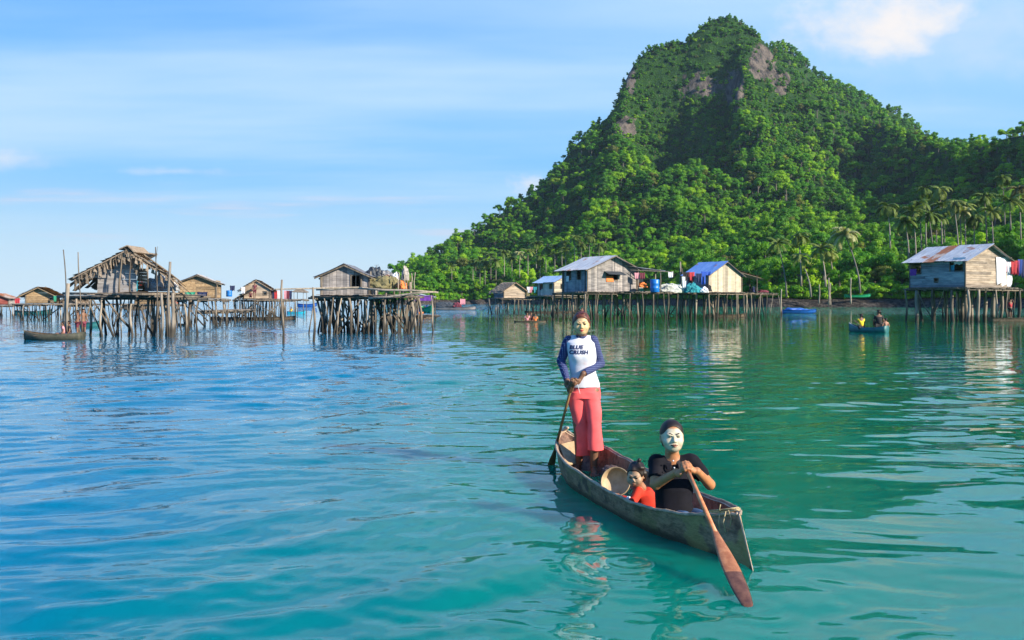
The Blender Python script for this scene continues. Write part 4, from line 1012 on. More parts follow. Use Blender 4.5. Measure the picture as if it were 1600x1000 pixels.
# yellow shirt canoe
bt = boat(1356, 519, 2.3, .66, .25, 125, (boatteal, boatteal, whitepaint), 'small dark teal canoe with white rim carrying three people', thwarts=1, sheer=.7)
q = bt.location
small_person((q.x - .30, q.y + .1, .14), 185, 'sit', 'person in yellow shirt seated at the bow of the teal canoe', CL['yellow'], CL['black'], .92, arms='paddle')
small_person((q.x + .52, q.y - .25, .10), 170, 'squat', 'dark clothed person seated tallest at the back of the teal canoe', CL['black'], CL['black'], 1.08, arms='down')
small_person((q.x + .66, q.y - .75, .08), 180, 'sit', 'bare backed child seated at the stern of the teal canoe', None, CL['navy'], .75, skin=mat_plain('light_skin', (.42, .20, .13), .6), arms='down')
m = MB(); m.bar((-.2, 0, .55), (.65, -.15, -.15), .035); m.bar((.65, -.15, -.15), (.8, -.2, -.28), .1, .02); o = m.build('paddle', boatwood); o.location = (q.x - .55, q.y, .1); tag(o, 'wooden paddle dipped beside the yellow shirted person', 'paddle')
# swimmers in a low dugout
p = W(829, 503)
small_person((p.x - .28, p.y, -.10), 10, 'sit', 'child in pink patterned top sitting low in the water', CL['pink'], None, .95)
small_person((p.x + .05, p.y + .2, -.10), -10, 'sit', 'child in dark red top sitting low in the water', CL['maroon'], None, 1.0)
small_person((p.x + .38, p.y, -.14), 15, 'sit', 'child in orange top sitting low in the water', CL['orange'], None, .9)
boat(829, 503.5, 2.6, .6, .1, 5, (boatwood, boatwood, stilt_m), 'nearly sunk dugout carrying three children', thwarts=0)

# ================================================================ HOUSE B (centre left, grey gable)
YH = 45.0; zH = H + (HZ - 460) * YH / F
B = stilt_house('stilt_house', 'grey plank gable house with open doorway on crowded crooked stilts', 576, YH + 1.0, H + (HZ - 461) * (YH + 1) / F, -2, 2.45, 3.4, .98, .45, 'y', (grey_wood, grey_wood), (oldzinc,), False, False,
            holesA=((1.55, 2.08, .36, 1.02),), over=.28, seed=71, deck=(-2.6, .2, -.2, 3.6), ns=(5, 4), r=.07, nb=3, pale=.2)
x0 = P(494, 0, YH).x; x1 = P(648, 0, YH).x
D2 = jetty('plank_platform', 'broad sagging plank platform of the crowded stilt house', (x0, YH - .2), (x1, YH + .2), H + (HZ - 461) * YH / F, 5.0, 72, 13, r=.075, pale=.45, nb=8, lean=.28, rows=4)
# loose horizontal rails in front of the platform
for i, (a, b, l_) in enumerate((((560, 450), (685, 457), 'upper bleached rail in front of the crowded platform'), ((494, 452), (575, 450), 'left bleached rail in front of the grey gable house'), ((575, 466), (682, 456), 'lower bleached rail in front of the crowded platform'))):
    mb = MB(); A_, B_ = P(*a, YH - .5), P(*b, YH - .5); mb.tube([A_, A_.lerp(B_, .33) + Vector((0, 0, -.03)), A_.lerp(B_, .66) + Vector((0, 0, .03)), B_], [.06, .055, .05, .04], 6)
    tag(mb.build('wooden_rail', pale_stilt, None, True), l_, 'rail', 'rails along the crowded platform')
for px, yt, yb, d, r_, l_ in ((576, 424, 521, 2, .06, 'tall pale pole before the doorway of the grey gable house'), (508, 432, 519, -1, .07, 'pole at the left corner of the grey gable house'), (651, 441, 521, -11, .08, 'leaning pole at the right end of the crowded platform'),
                         (612, 455, 520, 3, .06, 'pole under the yellow heap'), (639, 462, 522, 2, .08, 'thick pole near the right end of the crowded platform'), (680, 462, 518, -7, .05, 'outermost pole holding the end of the long rail'), (620, 440, 519, 6, .07, 'crossing pole under the heap of the crowded platform'),
                         (594, 456, 523, 9, .06, 'slanting pole left of the crossing pair'), (548, 458, 520, -3, .06, 'slanting pole under the doorway')):
    pole(px, yt, yb, l_, r_, .2, int(px), dpx=d, mat=pale_stilt if px in (576, 651, 680, 620) else None, group='poles propping the crowded platform')
for args in ((596, 451, YH + 1.4, (1.5, .9, .62), CL['olive'], 'yellow brown tarpaulin heap on the crowded platform', 80), (612, 450, YH + 1.6, (.8, .7, .55), CL['olive'], 'second yellow brown heap right of the big one', 81),
             (585, 441, YH + 2.6, (1.0, .8, .75), darktarp, 'dark tarpaulin heap behind the yellow brown heap', 82), (628, 451, YH + 1.2, (.5, .5, .4), CL['orange'], 'orange sack at the right of the platform heap', 83), (603, 434, YH + 2.6, (.75, .6, .4), oldzinc, 'grey bent sheet on top of the heaps', 84),
             (618, 438, YH + 2.2, (.4, .4, .4), CL['white'], 'white bundle on top of the platform heap', 85), (633, 438, YH + 2.2, (.4, .5, .7), grey_wood, 'grey stacked wood at the right of the heap', 86)):
    bundle(*args)
for i in range(7):
    px = 622 + i * 4.2; rr = random.Random(i); mb = pole_mb((0, 0, 0), (rr.uniform(-.15, .1), 0, rr.uniform(.5, .95)), .03, rr, .03); o = mb.build('upright_stick', pale_stilt, None, True); o.location = P(px, 452, YH + .8 + .2 * (i % 3))
    tag(o, ORD[i] + ' from the left of the bleached sticks standing right of the platform heap', 'stick', 'upright sticks beside the platform heap')
mb = MB(); mb.tube([P(588, 424, YH + 2), P(588.5, 414, YH + 2)], .01, 4); mb.bar(P(585, 414.5, YH + 2), P(592, 414, YH + 2), .015); mb.bar(P(586, 416.5, YH + 2), P(591, 416, YH + 2), .012); tag(mb.build('roof_aerial', stilt_m), 'thin television aerial above the dark heap', 'aerial')
# long thin rail and its posts, left of house B
pole(440.5, 437, 537, 'lone tall dark pole left of the crowded platform', .055, 0, 440)
pole(489, 449, 534, 'straight post carrying the left end of the long rail', .055, 0, 489)
mb = MB(); A_, B_ = P(430, 452, 37), P(560, 449, 42); mb.tube([A_, A_.lerp(B_, .5), B_], [.03, .04, .045], 6); tag(mb.build('wooden_rail', pale_stilt, None, True), 'long thin rail reaching left over the water from the grey gable house', 'rail')
# boats and awning behind house B
boat(712, 484.5, 8.0, 1.5, .5, 3, (grey_wood, boatwood, whitepaint), 'long grey boat with dark canopy off the wooded point', thwarts=1)
bundle(693, 481, W(712, 484.5).y, (4.2, 1.3, 1.2), darktarp, 'dark canopy over the long grey boat', 90, name='boat_canopy', cat='canopy', group=None)
bundle(714, 480, W(712, 484.5).y, (1.6, 1.2, .9), CL['maroon'], 'dark red bundle at the middle of the long grey boat', 91)
cloth_item(723, 467, W(712, 484.5).y, 1.0, 1.1, CL['pink'], 'pink sheet hung over the long grey boat', 92, group=None)
boat(656, 488, 3.0, .9, .75, -35, (boatblue, boatwood, whitepaint), 'blue boat end showing right of the crowded platform', thwarts=0)
boat(667, 488.5, 3.0, 1.0, .75, -60, (boatgreen, boatwood, CL['yellow']), 'green boat with yellow rim beside the blue one', thwarts=0)
small_person((W(657, 499).x, W(657, 499).y, .0), 30, 'sit', 'person in orange top in the dugout right of the crowded platform', CL['orange'], CL['black'], 1.1, arms='paddle')
boat(640, 499, 4.5, .7, .28, 4, (boatwood, boatwood, stilt_m), 'dark dugout passing behind the crooked stilts')
rng = random.Random(8); aw = empty('awning_hut', P(662, 480, 75)); aw.location.z = 0; tag(aw, 'small purple curtained shelter right of the crowded platform', 'shelter')
zq = H + (HZ - 461) * 75 / F
sheet_roof(aw, 'roof', (-.9, 0, zq + .2), (-.9, 2, zq + .2), (1.0, 2, zq - .2), (1.0, 0, zq - .2), [zinc], rng)
for x, y in ((-.8, .05), (.8, .05), (-.8, 1.9), (.8, 1.9)): pole_mb((x, y, -.5), (x, y, zq), .05, rng, .02).build('post', stilt_m, aw, True)
mb = MB()
for k in range(8): mb.slab((-.8 + .2 * k, .05 + .03 * (k % 2), zq - .45), (-.6 + .2 * k, .05 + .03 * ((k + 1) % 2), zq - .5), (-.6 + .2 * k, .05, zq - .05), (-.8 + .2 * k, .05, zq), .01)
mb.build('curtain', CL['purple'], aw)
deck_part(aw, -1.0, 1.0, 0, 2, .5, rng)

# ================================================================ HOUSE A (left, half ruined thatch house)
YA = 42.0; sA = F / YA
def A_(px, py, dy=0): return P(px, py, YA + dy)
rt = empty('ruined_stilt_house', (A_(200, 0).x, YA, 0)); tag(rt, 'half ruined stilt house with torn thatch roof and open gable frame', 'stilt house', 'stilt houses standing in the lagoon')
def LA(px, py, dy=0): return A_(px, py, dy) - Vector((A_(200, 0).x, YA, 0)) if dy == 0 else P(px, py, YA + dy) - Vector((A_(200, 0).x, YA, 0))
rng = random.Random(91)
def flat(px, py, dy): v = LA(px, py); return Vector((v.x, dy, v.z))
dp = 3.4
# walls: front planks with a sloping left edge, right return
zd = LA(0, 457.5).z
xw0, xw1 = LA(146, 0).x, LA(203, 0).x
def hfA(s):
    x = xw0 + s; px = 200 + x * sA
    top = np.interp(px, [140, 160, 180, 195, 207], [430, 423, 411, 414, 428]); return H + (HZ - top) / sA - zd
wall_boards(rt, 'front_wall', (xw0, .5, zd), (1, 0, 0), xw1 - xw0 + .1, hfA, grey_woodh, rng, True, wd=.22, N=(0, -1, 0))
wall_boards(rt, 'side_wall', (xw0, .5, zd), (0, 1, 0), 2.6, lambda s: 1.0, grey_woodh, rng, True, N=(-1, 0, 0))
wall_boards(rt, 'side_wall', (xw1 + .1, .6, zd), (0, 1, 0), 1.2, lambda s: 1.1, brown_thatch, rng, True, N=(1, 0, 0))
wall_boards(rt, 'loft_wall', (LA(124, 0).x, .45, LA(0, 434).z), (1, 0, 0), 1.05, lambda s: .30 + s * .32, grey_wood, rng, True, wd=.15, N=(0, -1, 0))
# roof slopes
apex = (201, 391)
thatch_roof(rt, flat(*apex, -.25), flat(*apex, dp), flat(119, 437, dp), flat(119, 434, -.35), thatch_m, rng, rows=9, fringe=.75, dens=6)
thatch_roof(rt, flat(199, 391, -.2), flat(199, 391, 1.1), flat(272, 444, 1.1), flat(274, 436, -.3), thatch_m, rng, rows=9, fringe=.9, dens=6)
cap = MB(); cap.slab(flat(190, 391, -.3), flat(203, 385, -.3), flat(203, 385, 1.5), flat(190, 391, 1.5), .05); cap.slab(flat(203, 385, -.3), flat(213, 395, -.3), flat(213, 395, 1.5), flat(203, 385, 1.5), .05); cap.build('ridge_cap', thatch_m, rt)
for a, b, r_ in (((120, 436), (204, 389), .05), ((196, 388), (276, 437), .06), ((120, 436), (147, 436), .035), ((188, 458), (193, 393), .045), ((205, 458), (206, 402), .04), ((233, 450), (233, 412), .03)):
    pole_mb(flat(*a, -.15), flat(*b, -.15), r_, rng, .03).build('roof_pole', stilt_m, rt, True)
for a, b, r_ in (((120, 437), (204, 391), .05), ((204, 391), (272, 441), .05), ((146, 458), (146, 422), .04)):
    pole_mb(flat(*a, dp - .3) if a[0] != 204 else flat(*a, 1.0), flat(*b, dp - .3) if b[0] != 272 else flat(*b, 1.0), r_, rng, .03).build('roof_pole', stilt_m, rt, True)
for (ax_, ay_), (bx_, by_), nm_ in (((120, 436), (203, 391), 34), ((201, 391), (275, 438), 40)):      # ragged leaf ends along both rakes
    rg = MB()
    for k in range(int(nm_ * 2.2)):
        f = rng.random(); v = flat(ax_ + (bx_ - ax_) * f, ay_ + (by_ - ay_) * f + rng.uniform(-1, 3), rng.uniform(-.35, -.05)); l_ = rng.uniform(.08, .5) ** 1.3 * 1.3 * (.6 + .8 * f if bx_ > 210 else 1.0); q_ = rng.uniform(.012, .035)
        rg.slab(v, v + Vector((q_, 0, 0)), v + Vector((q_ + rng.uniform(-.08, .12), 0, -l_)), v + Vector((rng.uniform(-.08, .06), 0, -l_ * .8)), .012)
    rg.build('leaf_fringe', thatch_m, rt)
rg = MB()
for k in range(26):      # ragged hanging palm strips at the broken ridge
    px = rng.uniform(207, 214); v = flat(px, rng.uniform(402, 430), rng.uniform(0, .6)); rg.slab(v, v + Vector((.05, 0, .02)), v + Vector((rng.uniform(-.1, .15), 0, -rng.uniform(.2, .5))), v + Vector((-.05, 0, -.25)), .01)
rg.build('torn_fringe', thatch_m, rt)
deck_part(rt, LA(105, 0).x, LA(272, 0).x, -.1, 4.4, zd - .09, rng, over=.5)
deck_part(rt, LA(192, 0).x, LA(250, 0).x, -.5, 1.6, zd + .02, rng, name='upper_deck', planks='x', over=.6, mat=boatwood)
sp_ = [(x, y) for x in (118, 136, 155, 175, 192, 207, 225, 238, 252, 266) for y in (0, 1.6, 3.2)]
stilts(rt, [(LA(x, 0).x + rng.uniform(-.2, .2), y + rng.uniform(-.2, .2)) for x, y in sp_], zd - .25, rng, .07, pale=.35, over=.0, lean=.15)
braces(rt, [(Vector((LA(a, 0).x, 0, LA(0, yy).z)), Vector((LA(b, 0).x, 0, zd - .3))) for a, b, yy in ((160, 138, 526), (178, 145, 525), (178, 155, 528), (240, 213, 526), (240, 250, 524), (178, 195, 510), (130, 142, 520), (205, 165, 515))], rng, .045)
# tall poles round it
for px, yt, yb, d, r_, l_, mt in ((106, 443, 529, 0, .11, 'thick pale post between the moored boat and the ruined house', pale_stilt), (107, 390, 529, -8, .027, 'tallest thin stick left of the ruined house', None), (129, 394, 530, -7, .028, 'second tall thin stick left of the ruined house', None),
                              (246, 386, 528, -3, .028, 'tall forked stick rising through the right roof slope', None), (265, 409, 527, 1, .07, 'upright post at the right edge of the torn thatch', pale_stilt), (268, 458, 527, 2, .09, 'thick post under the right end of the torn thatch', pale_stilt), (251, 458, 529, 1, .07, 'pale post second from the right under the ruined house', pale_stilt)):
    pole(px, yt, yb, l_, r_, 0, int(px * 7), dpx=d, mat=mt, fork=(px == 246), group='poles round the ruined house')
mb = MB(); A1, B1 = A_(98, 458.5), A_(285, 458.5); mb.tube([A1, A1.lerp(B1, .5) + Vector((0, 0, -.03)), B1], [.06, .055, .04], 6); tag(mb.build('wooden_rail', stilt_m, None, True), 'long rail along the deck of the ruined house', 'rail')
for i, (px, c_, l_) in enumerate(((212, 'teal', 'teal cloth'), (215, 'cyan', 'light blue cloth'), (220, 'red', 'red cloth'), (224, 'orange', 'orange cloth'), (229, 'green', 'green cloth'))):
    cloth_item(px, 438 + i * .9, YA + 2.5, .16, .28 if i > 1 else .55, CL[c_], l_ + ' on the line under the open roof of the ruined house', px, group='washing under the open roof')
bundle(252, 455, YA + 1.6, (1.6, .9, .75), zinc, 'grey sheet covered heap on the right of the ruined house deck', 95, name='covered_heap', cat='heap')
# boat at the foot with its people
bowgreen = mat_wood('bow_green', (.035, .045, .03), (.09, .085, .06), 1.2, (1, 1, 1), .7, .3, .5)
bo = boat(84, 531, 2.5, 1.0, .25, 3, (bowgreen, boatwood, boatwood), 'old green bowed boat tied to the thick pale post', thwarts=2, sheer=.5)
bo.rotation_euler[2] = R(183)
small_person((W(98, 530).x, W(98, 530).y + .1, .10), -60, 'sit', 'child in pink top seated in the old green boat', CL['pink'], CL['navy'], .75)
small_person((W(108, 530).x, W(108, 530).y + .1, .10), -60, 'sit', 'child in dark top seated behind the pale post in the boat', CL['black'], CL['navy'], .78)
small_person((W(123, 528).x, W(123, 528).y - .1, .08), -70, 'stand', 'bare chested child standing at the stern of the old green boat', None, CL['maroon'], .72)
small_person((W(126, 528).x, W(126, 528).y + .25, .08), 60, 'stand', 'second bare chested child standing close behind at the stern', None, CL['maroon'], .74)

# ================================================================ HUTS BETWEEN AND BEYOND
stilt_house('thatched_hut', 'brown woven walled hut with grey roof and blue barrel beside it', 337, 59.0, H + (HZ - 465) * 59 / F, -12, 2.3, 2.6, 1.0, .40, 'y', (brown_thatch, brown_thatch), (grey_wood, zinc), True, True, over=.3, seed=101, deck=(-2.4, .5, -.5, 3.2), ns=(6, 4), r=.05, nb=5, cat='hut', pale=.05)
barrel(358, 463.5, 62, .20, .43, barrel_m, 'blue barrel on the deck right of the brown woven hut')
cloth_item(363, 446, 62, .35, .35, CL['navy'], 'dark shirt above the blue barrel', 7, group=None)
for i, (px, c_, l_) in enumerate(((297, 'green', 'dark green'), (316, 'navy', 'navy blue'))): cloth_item(px, 456, 57.8, .7, .32, CL[c_], l_ + ' cloth over the rail of the brown woven hut', px, group='cloths over the rail')
jetty('plank_walkway', 'low plank walkway between the brown woven hut and the plank gabled hut', (P(335, 0, 64).x, 64), (P(395, 0, 74).x, 74), H + (HZ - 484.5) * 68 / F, 1.2, 102, 7, r=.06)
stilt_house('plank_hut', 'small plank gabled hut with steep roof on dense stilts', 421, 76.0, H + (HZ - 466) * 76 / F, -12, 2.15, 3.0, .85, .62, 'y', (tan_wood, tan_wood), thatch=thatch_m, horizA=True, horizB=True, holesA=((1.65, 1.95, .25, .6),), over=.25, seed=103, deck=(-2.9, 1.0, -.4, 3.4), ns=(8, 4), r=.06, nb=6, cat='hut', pale=.1)
rng = random.Random(9)
ln = empty('lean_to', (P(380, 0, 75).x, 75, 0)); tag(ln, 'low thatch lean-to against the left of the plank gabled hut', 'shelter')
thatch_roof(ln, (1.0, 0, H + 1.15), (1.0, 2, H + 1.15), (-.5, 2, H + .42), (-.5, 0, H + .42), thatch_m, rng, rows=5, fringe=.4)
for x in (-.35, .9): pole_mb((x, .1, -.5), (x, .1, H + .5), .04, rng, .02).build('post', stilt_m, ln, True)
cloth_item(380, 448, 74.8, .3, .55, CL['white'], 'narrow white cloth left of the plank gable', 31, group=None)
small_person((P(398, 0, 74.6).x, 74.6, H + (HZ - 466) * 74.6 / F), 0, 'stand', 'person standing before the plank gabled hut', CL['maroon'], CL['maroon'], .8)
small_person((P(392, 0, 74.6).x, 74.6, H + (HZ - 466) * 74.6 / F), 0, 'squat', 'child squatting beside the person at the plank gabled hut', CL['maroon'], CL['maroon'], .6)
for i, (px, c_, l_) in enumerate(((427, 'navy', 'navy'), (431, 'red', 'red'), (435, 'white', 'white'), (439, 'white', 'striped white'), (446, 'pink', 'pink'), (450, 'maroon', 'maroon'), (454, 'navy', 'dark blue'))):
    cloth_item(px, 454, 78, .24, .75, CL[c_], l_ + ' garment hung right of the plank gabled hut', px, group='washing right of the plank gabled hut')
jetty('plank_walkway', 'dense plank walkway right of the plank gabled hut', (P(424, 0, 79).x, 79), (P(462, 0, 92).x, 92), H + (HZ - 467.5) * 84 / F, 2.5, 104, 9, r=.06, pale=.2)
pv = empty('pavilion', (P(466, 0, 110).x, 110, 0)); tag(pv, 'small open pavilion with pyramid roof on four posts', 'pavilion')
zp = H + (HZ - 456.5) * 110 / F; m = MB()
ap = Vector((0, 1, H + (HZ - 450) * 110 / F)); cs = [Vector((-.85, -.1, zp)), Vector((.95, -.1, zp - .1)), Vector((.85, 2.1, zp)), Vector((-.85, 2.1, zp))]
for i in range(4): m.slab(cs[i], cs[(i + 1) % 4], ap, ap + Vector((.01, .01, 0)), .05)
m.build('roof', stilt_m, pv)
for x, y in ((-.55, .1), (.6, .1), (-.55, 1.9), (.6, 1.9)): pole_mb((x, y, -.5), (x, y, zp + .02), .045, rng, .02).build('post', stilt_m, pv, True)
deck_part(pv, -1.2, .8, 0, 2, H + (HZ - 467.5) * 110 / F, rng)
boat(480, 480.0, 5.5, 1.2, .9, 3, (boatblue, boatwood, stilt_m), 'dark blue boat behind the small pavilion')
boat(463, 490.5, 2.4, .8, .3, 20, (mat_plain('boat_cyan', (.02, .35, .5), .5), boatwood, stilt_m), 'small cyan boat under the walkway', thwarts=1)
small_person((W(455, 490).x, W(455, 490).y, .1), 0, 'sit', 'person in yellow top near the small cyan boat', CL['yellow'], CL['navy'], .9)
boat(395, 500, 7.5, .7, .25, 3, (boatwood, boatwood, stilt_m), 'long flat dugout in front of the plank gabled hut', thwarts=2)
boat(288, 509, .8, .45, .14, 10, (boatwood, boatwood, stilt_m), 'tiny round dark float left of the brown hut stilts', thwarts=0, name='float')
# far left hut with porch
YL = 77.0
stilt_house('thatched_hut', 'brown thatched hut with dark porch at the far left', 82, YL, H + (HZ - 473) * YL / F, -16, 2.1, 2.6, .75, .52, 'y', (brown_thatch, brown_thatch), thatch=brown_thatch, horizA=True, horizB=True, over=.5, holesA=((1.85, 2.25, .1, .55),), seed=111, deck=(-2.9, .9, -.4, 3.0), ns=(7, 4), r=.06, nb=4, cat='hut', pale=.1)
cloth_item(86, 462, YL - .6, .25, .5, CL['green'], 'green cloth hung at the porch of the far left hut', 41, group=None)
cloth_item(27, 466, 90, .5, .55, CL['red'], 'coral red cloth between the two leftmost huts', 42, group=None)
stilt_house('plank_hut', 'low dark red walled hut cut by the left edge', 13, 100.0, H + (HZ - 475.5) * 100 / F, -10, 2.4, 2.6, .7, .38, 'y', (mat_wood('red_boards', (.25, .05, .04), (.40, .12, .09), 1, (6, 6, 1)), grey_wood), (zinc, rusty), True, True, over=.35, seed=112, deck=(-3.5, 1.0, -.4, 3.2), ns=(8, 3), r=.06, nb=1, cat='hut', pale=.1)
stilt_house('thatched_hut', 'small distant thatched hut behind the thick pale post', 118, 96.0, H + (HZ - 475) * 96 / F, 8, 1.5, 2.0, .35, .6, 'y', (thatch_m, thatch_m), thatch=thatch_m, over=.35, seed=113, deck=(-1.8, .4, -.3, 2.3), ns=(4, 3), r=.05, nb=0, cat='hut')
stilt_house('plank_hut', 'low distant hut seen between the stilts of the ruined house', 262, 98.0, H + (HZ - 474.5) * 98 / F, 6, 3.8, 2.4, .55, .25, 'x', (brown_thatch, brown_thatch), (rusty,), True, True, over=.3, seed=114, deck=(-4.3, .6, -.4, 2.8), ns=(8, 3), r=.06, nb=0, cat='hut')
cloth_item(274, 466, 96, .45, .55, CL['red'], 'red cloth at the right end of the low distant hut', 43, group=None)
jetty('plank_walkway', 'distant low walkway between the far left huts', (P(88, 0, 95).x, 95), (P(215, 0, 97).x, 97), H + (HZ - 474.5) * 96 / F, 1.5, 115, 16, r=.05)
boat(52, 492.5, 4.2, .9, .5, 5, (boatteal, boatwood, whitepaint), 'dark blue green boat under the far left hut', thwarts=1)
boat(138, 511, 1.5, .7, .3, 10, (boatteal, boatwood, stilt_m), 'small teal dinghy behind the ruined house stilts', thwarts=1)
boat(212, 484.5, 4.5, 1.0, .8, 5, (boatwood, boatwood, stilt_m), 'distant dark boat seen under the ruined house')

# ================================================================ PALMS
def palm_crown_mesh(seed, n=17, droop=1.0, yellow=False):
    rng = random.Random(seed); mb = MB()
    for k in range(n):
        az = 2 * math.pi * k / n * 1.0 + rng.uniform(-.25, .25); up = rng.uniform(-.35, 1.15); L = rng.uniform(3.4, 4.6); seg = 9; p = Vector((0, 0, 0)); pts = [p.copy()]; dirs = []
        el = up
        for i in range(seg):
            d = Vector((math.cos(az) * math.cos(el), math.sin(az) * math.cos(el), math.sin(el))); p = p + d * L / seg; pts.append(p.copy()); dirs.append(d); el -= droop * rng.uniform(.12, .30)
        mb.tube([pts[0], pts[4], pts[8]], [.05, .03, .01], 4)
        for i in range(seg):
            d = dirs[i]; side = Vector((-math.sin(az), math.cos(az), 0)); ln = 1.05 * math.sin(math.pi * min(1, (i + 1.2) / (seg + 1.2))) ** .6
            for h in (0.0, .34, .67):
                b = pts[i].lerp(pts[i + 1], h)
                for s_ in (-1, 1):
                    tip = b + side * s_ * ln * .75 + d * ln * .45 + Vector((0, 0, -ln * rng.uniform(.25, .65))); w_ = d * .12
                    mb.face([b - w_, b + w_, tip.lerp(b, .4) + w_ * 1.5 + Vector((0, 0, .05)), tip])
    for k in range(5):
        a = rng.uniform(0, 6.28); mb.lathe((math.cos(a) * .25, math.sin(a) * .25, -.3), [(0, -.16), (.13, -.1), (.16, 0), (.11, .12), (0, .16)], 6)
    return mb.mesh('palm_crown', [palm_m])
PCR = [palm_crown_mesh(s, n, d) for s, n, d in ((1, 18, 1.0), (2, 15, .8), (3, 20, 1.15))]
dry_palm = mat_leaf('dry_palm_leaf', (0.42, 0.42, 0.20), (0.52, 0.50, 0.26), (0.45, 0.45, 0.22), 0.3)
DRY = PCR[0].copy(); DRY.materials.clear(); DRY.materials.append(dry_palm)
def palm(px, pyc, pyb, Y, label, cr=0, sc=1.0, lean_px=0, group=None, mats=None, trunk_r=.17):
    """crown centre at (px, pyc); the trunk foot at (px + lean_px, pyb)"""
    c = P(px, pyc, Y); b = P(px + lean_px, pyb, Y); rng = random.Random(int(px * 13 + pyc)); e = empty('coconut_palm', b, 0); tag(e, label, 'palm tree', group)
    d = c - b; m = MB(); pts = []; rs = []
    for i in range(8):
        f = i / 7; q = Vector((d.x * f ** 1.5, d.y * f, d.z * f)); pts.append(q if i else q - Vector((0, 0, 1.5))); rs.append(trunk_r * (1.35 - .75 * f) * (1.3 if i == 0 else 1))
    m.tube(pts, rs, 7); m.build('trunk', palmbark, e, True)
    o = link('crown', DRY if cr == 9 else PCR[cr % 3], e); o.location = d; o.rotation_euler = (rng.uniform(-.15, .15), rng.uniform(-.15, .15), rng.uniform(0, 6.28)); o.scale = (sc,) * 3
    return e
palmbark = mat_wood('palm_bark', (0.20, 0.175, 0.15), (0.36, 0.33, 0.29), 1.0, (1, 1, 1), 0.9, 0.4, 0.3)
GRV = 'coconut palms of the grove above the right house'
gx_ = [1414, 1427, 1387, 1436, 1451, 1468, 1462, 1474, 1490, 1500, 1507, 1521, 1538, 1549, 1566, 1592, 1602, 1445]
for i, (px, pc, pb, lp, Y) in enumerate(((1414, 346, 396, 6, 262), (1427, 330, 398, 4, 266), (1387, 322, 380, 4, 275), (1436, 318, 396, 4, 272), (1451, 335, 400, 7, 262), (1468, 296, 380, 4, 285), (1462, 338, 400, 2, 266), (1474, 322, 392, 2, 275), (1490, 318, 398, 8, 262),
        (1500, 330, 396, 2, 268), (1507, 321, 398, 2, 270), (1521, 340, 398, 2, 276), (1538, 307, 380, 4, 285), (1549, 330, 390, 3, 280), (1566, 278, 350, 4, 300), (1592, 296, 370, 3, 290), (1602, 318, 392, 0, 280), (1445, 296, 380, 2, 300))):
    palm(px, pc, pb, Y, 'slim trunked coconut palm, %s from the left in the grove above the rusty roof' % ORD[sorted(gx_).index(px)], i, random.Random(i).uniform(.95, 1.25), lp, GRV)
palm(1577, 314, 352, 262, 'yellowing coconut palm standing forward at the right of the grove', 1, 1.25, 2)
for px, pc, pb, lp, Y, cr, s_, l_ in ((1320, 366, 450, 24, 256, 9, 1.40, 'tall leaning coconut palm with spreading pale crown above the green boat'), (1215, 380, 456, 14, 266, 1, 1.1, 'slender coconut palm standing alone left of the shore palms'),
        (1248, 369, 440, 4, 272, 2, 1.15, 'coconut palm with high dark crown left of the leaning palm'), (1250, 402, 456, 17, 260, 0, 1.0, 'low coconut palm with strongly curved trunk'), (1282, 388, 440, 8, 264, 1, 1.15, 'coconut palm with pale crown just left of the leaning palm'),
        (1296, 396, 430, 5, 268, 2, .9, 'short coconut palm tucked behind its pale crowned neighbour')):
    palm(px, pc, pb, Y, l_, cr, s_, lp, 'shore palms left of the green boat', trunk_r=.2)
LG = 'sunlit palms on the low slope behind the stilt village'
lx_ = [838, 767, 853, 867, 750, 739, 788, 898, 921, 812, 825, 878, 758, 884, 844, 800, 706, 908, 936, 775]
for i, (px, pc, Y) in enumerate(((838, 381, 500), (767, 399, 560), (853, 388, 495), (867, 385, 490), (750, 406, 560), (739, 408, 565), (788, 394, 545), (898, 371, 480), (921, 369, 475), (812, 396, 520), (825, 392, 510), (878, 378, 488), (758, 411, 555), (884, 392, 470), (844, 402, 480), (800, 404, 530), (706, 416, 560), (908, 384, 465), (936, 384, 465), (775, 408, 545))):
    palm(px, pc, pc + 34, Y, 'pale sunlit palm, %s from the left on the low slope behind the stilt village' % ORD[sorted(lx_).index(px)], i, random.Random(i + 50).uniform(1.1, 1.4), 0, LG)
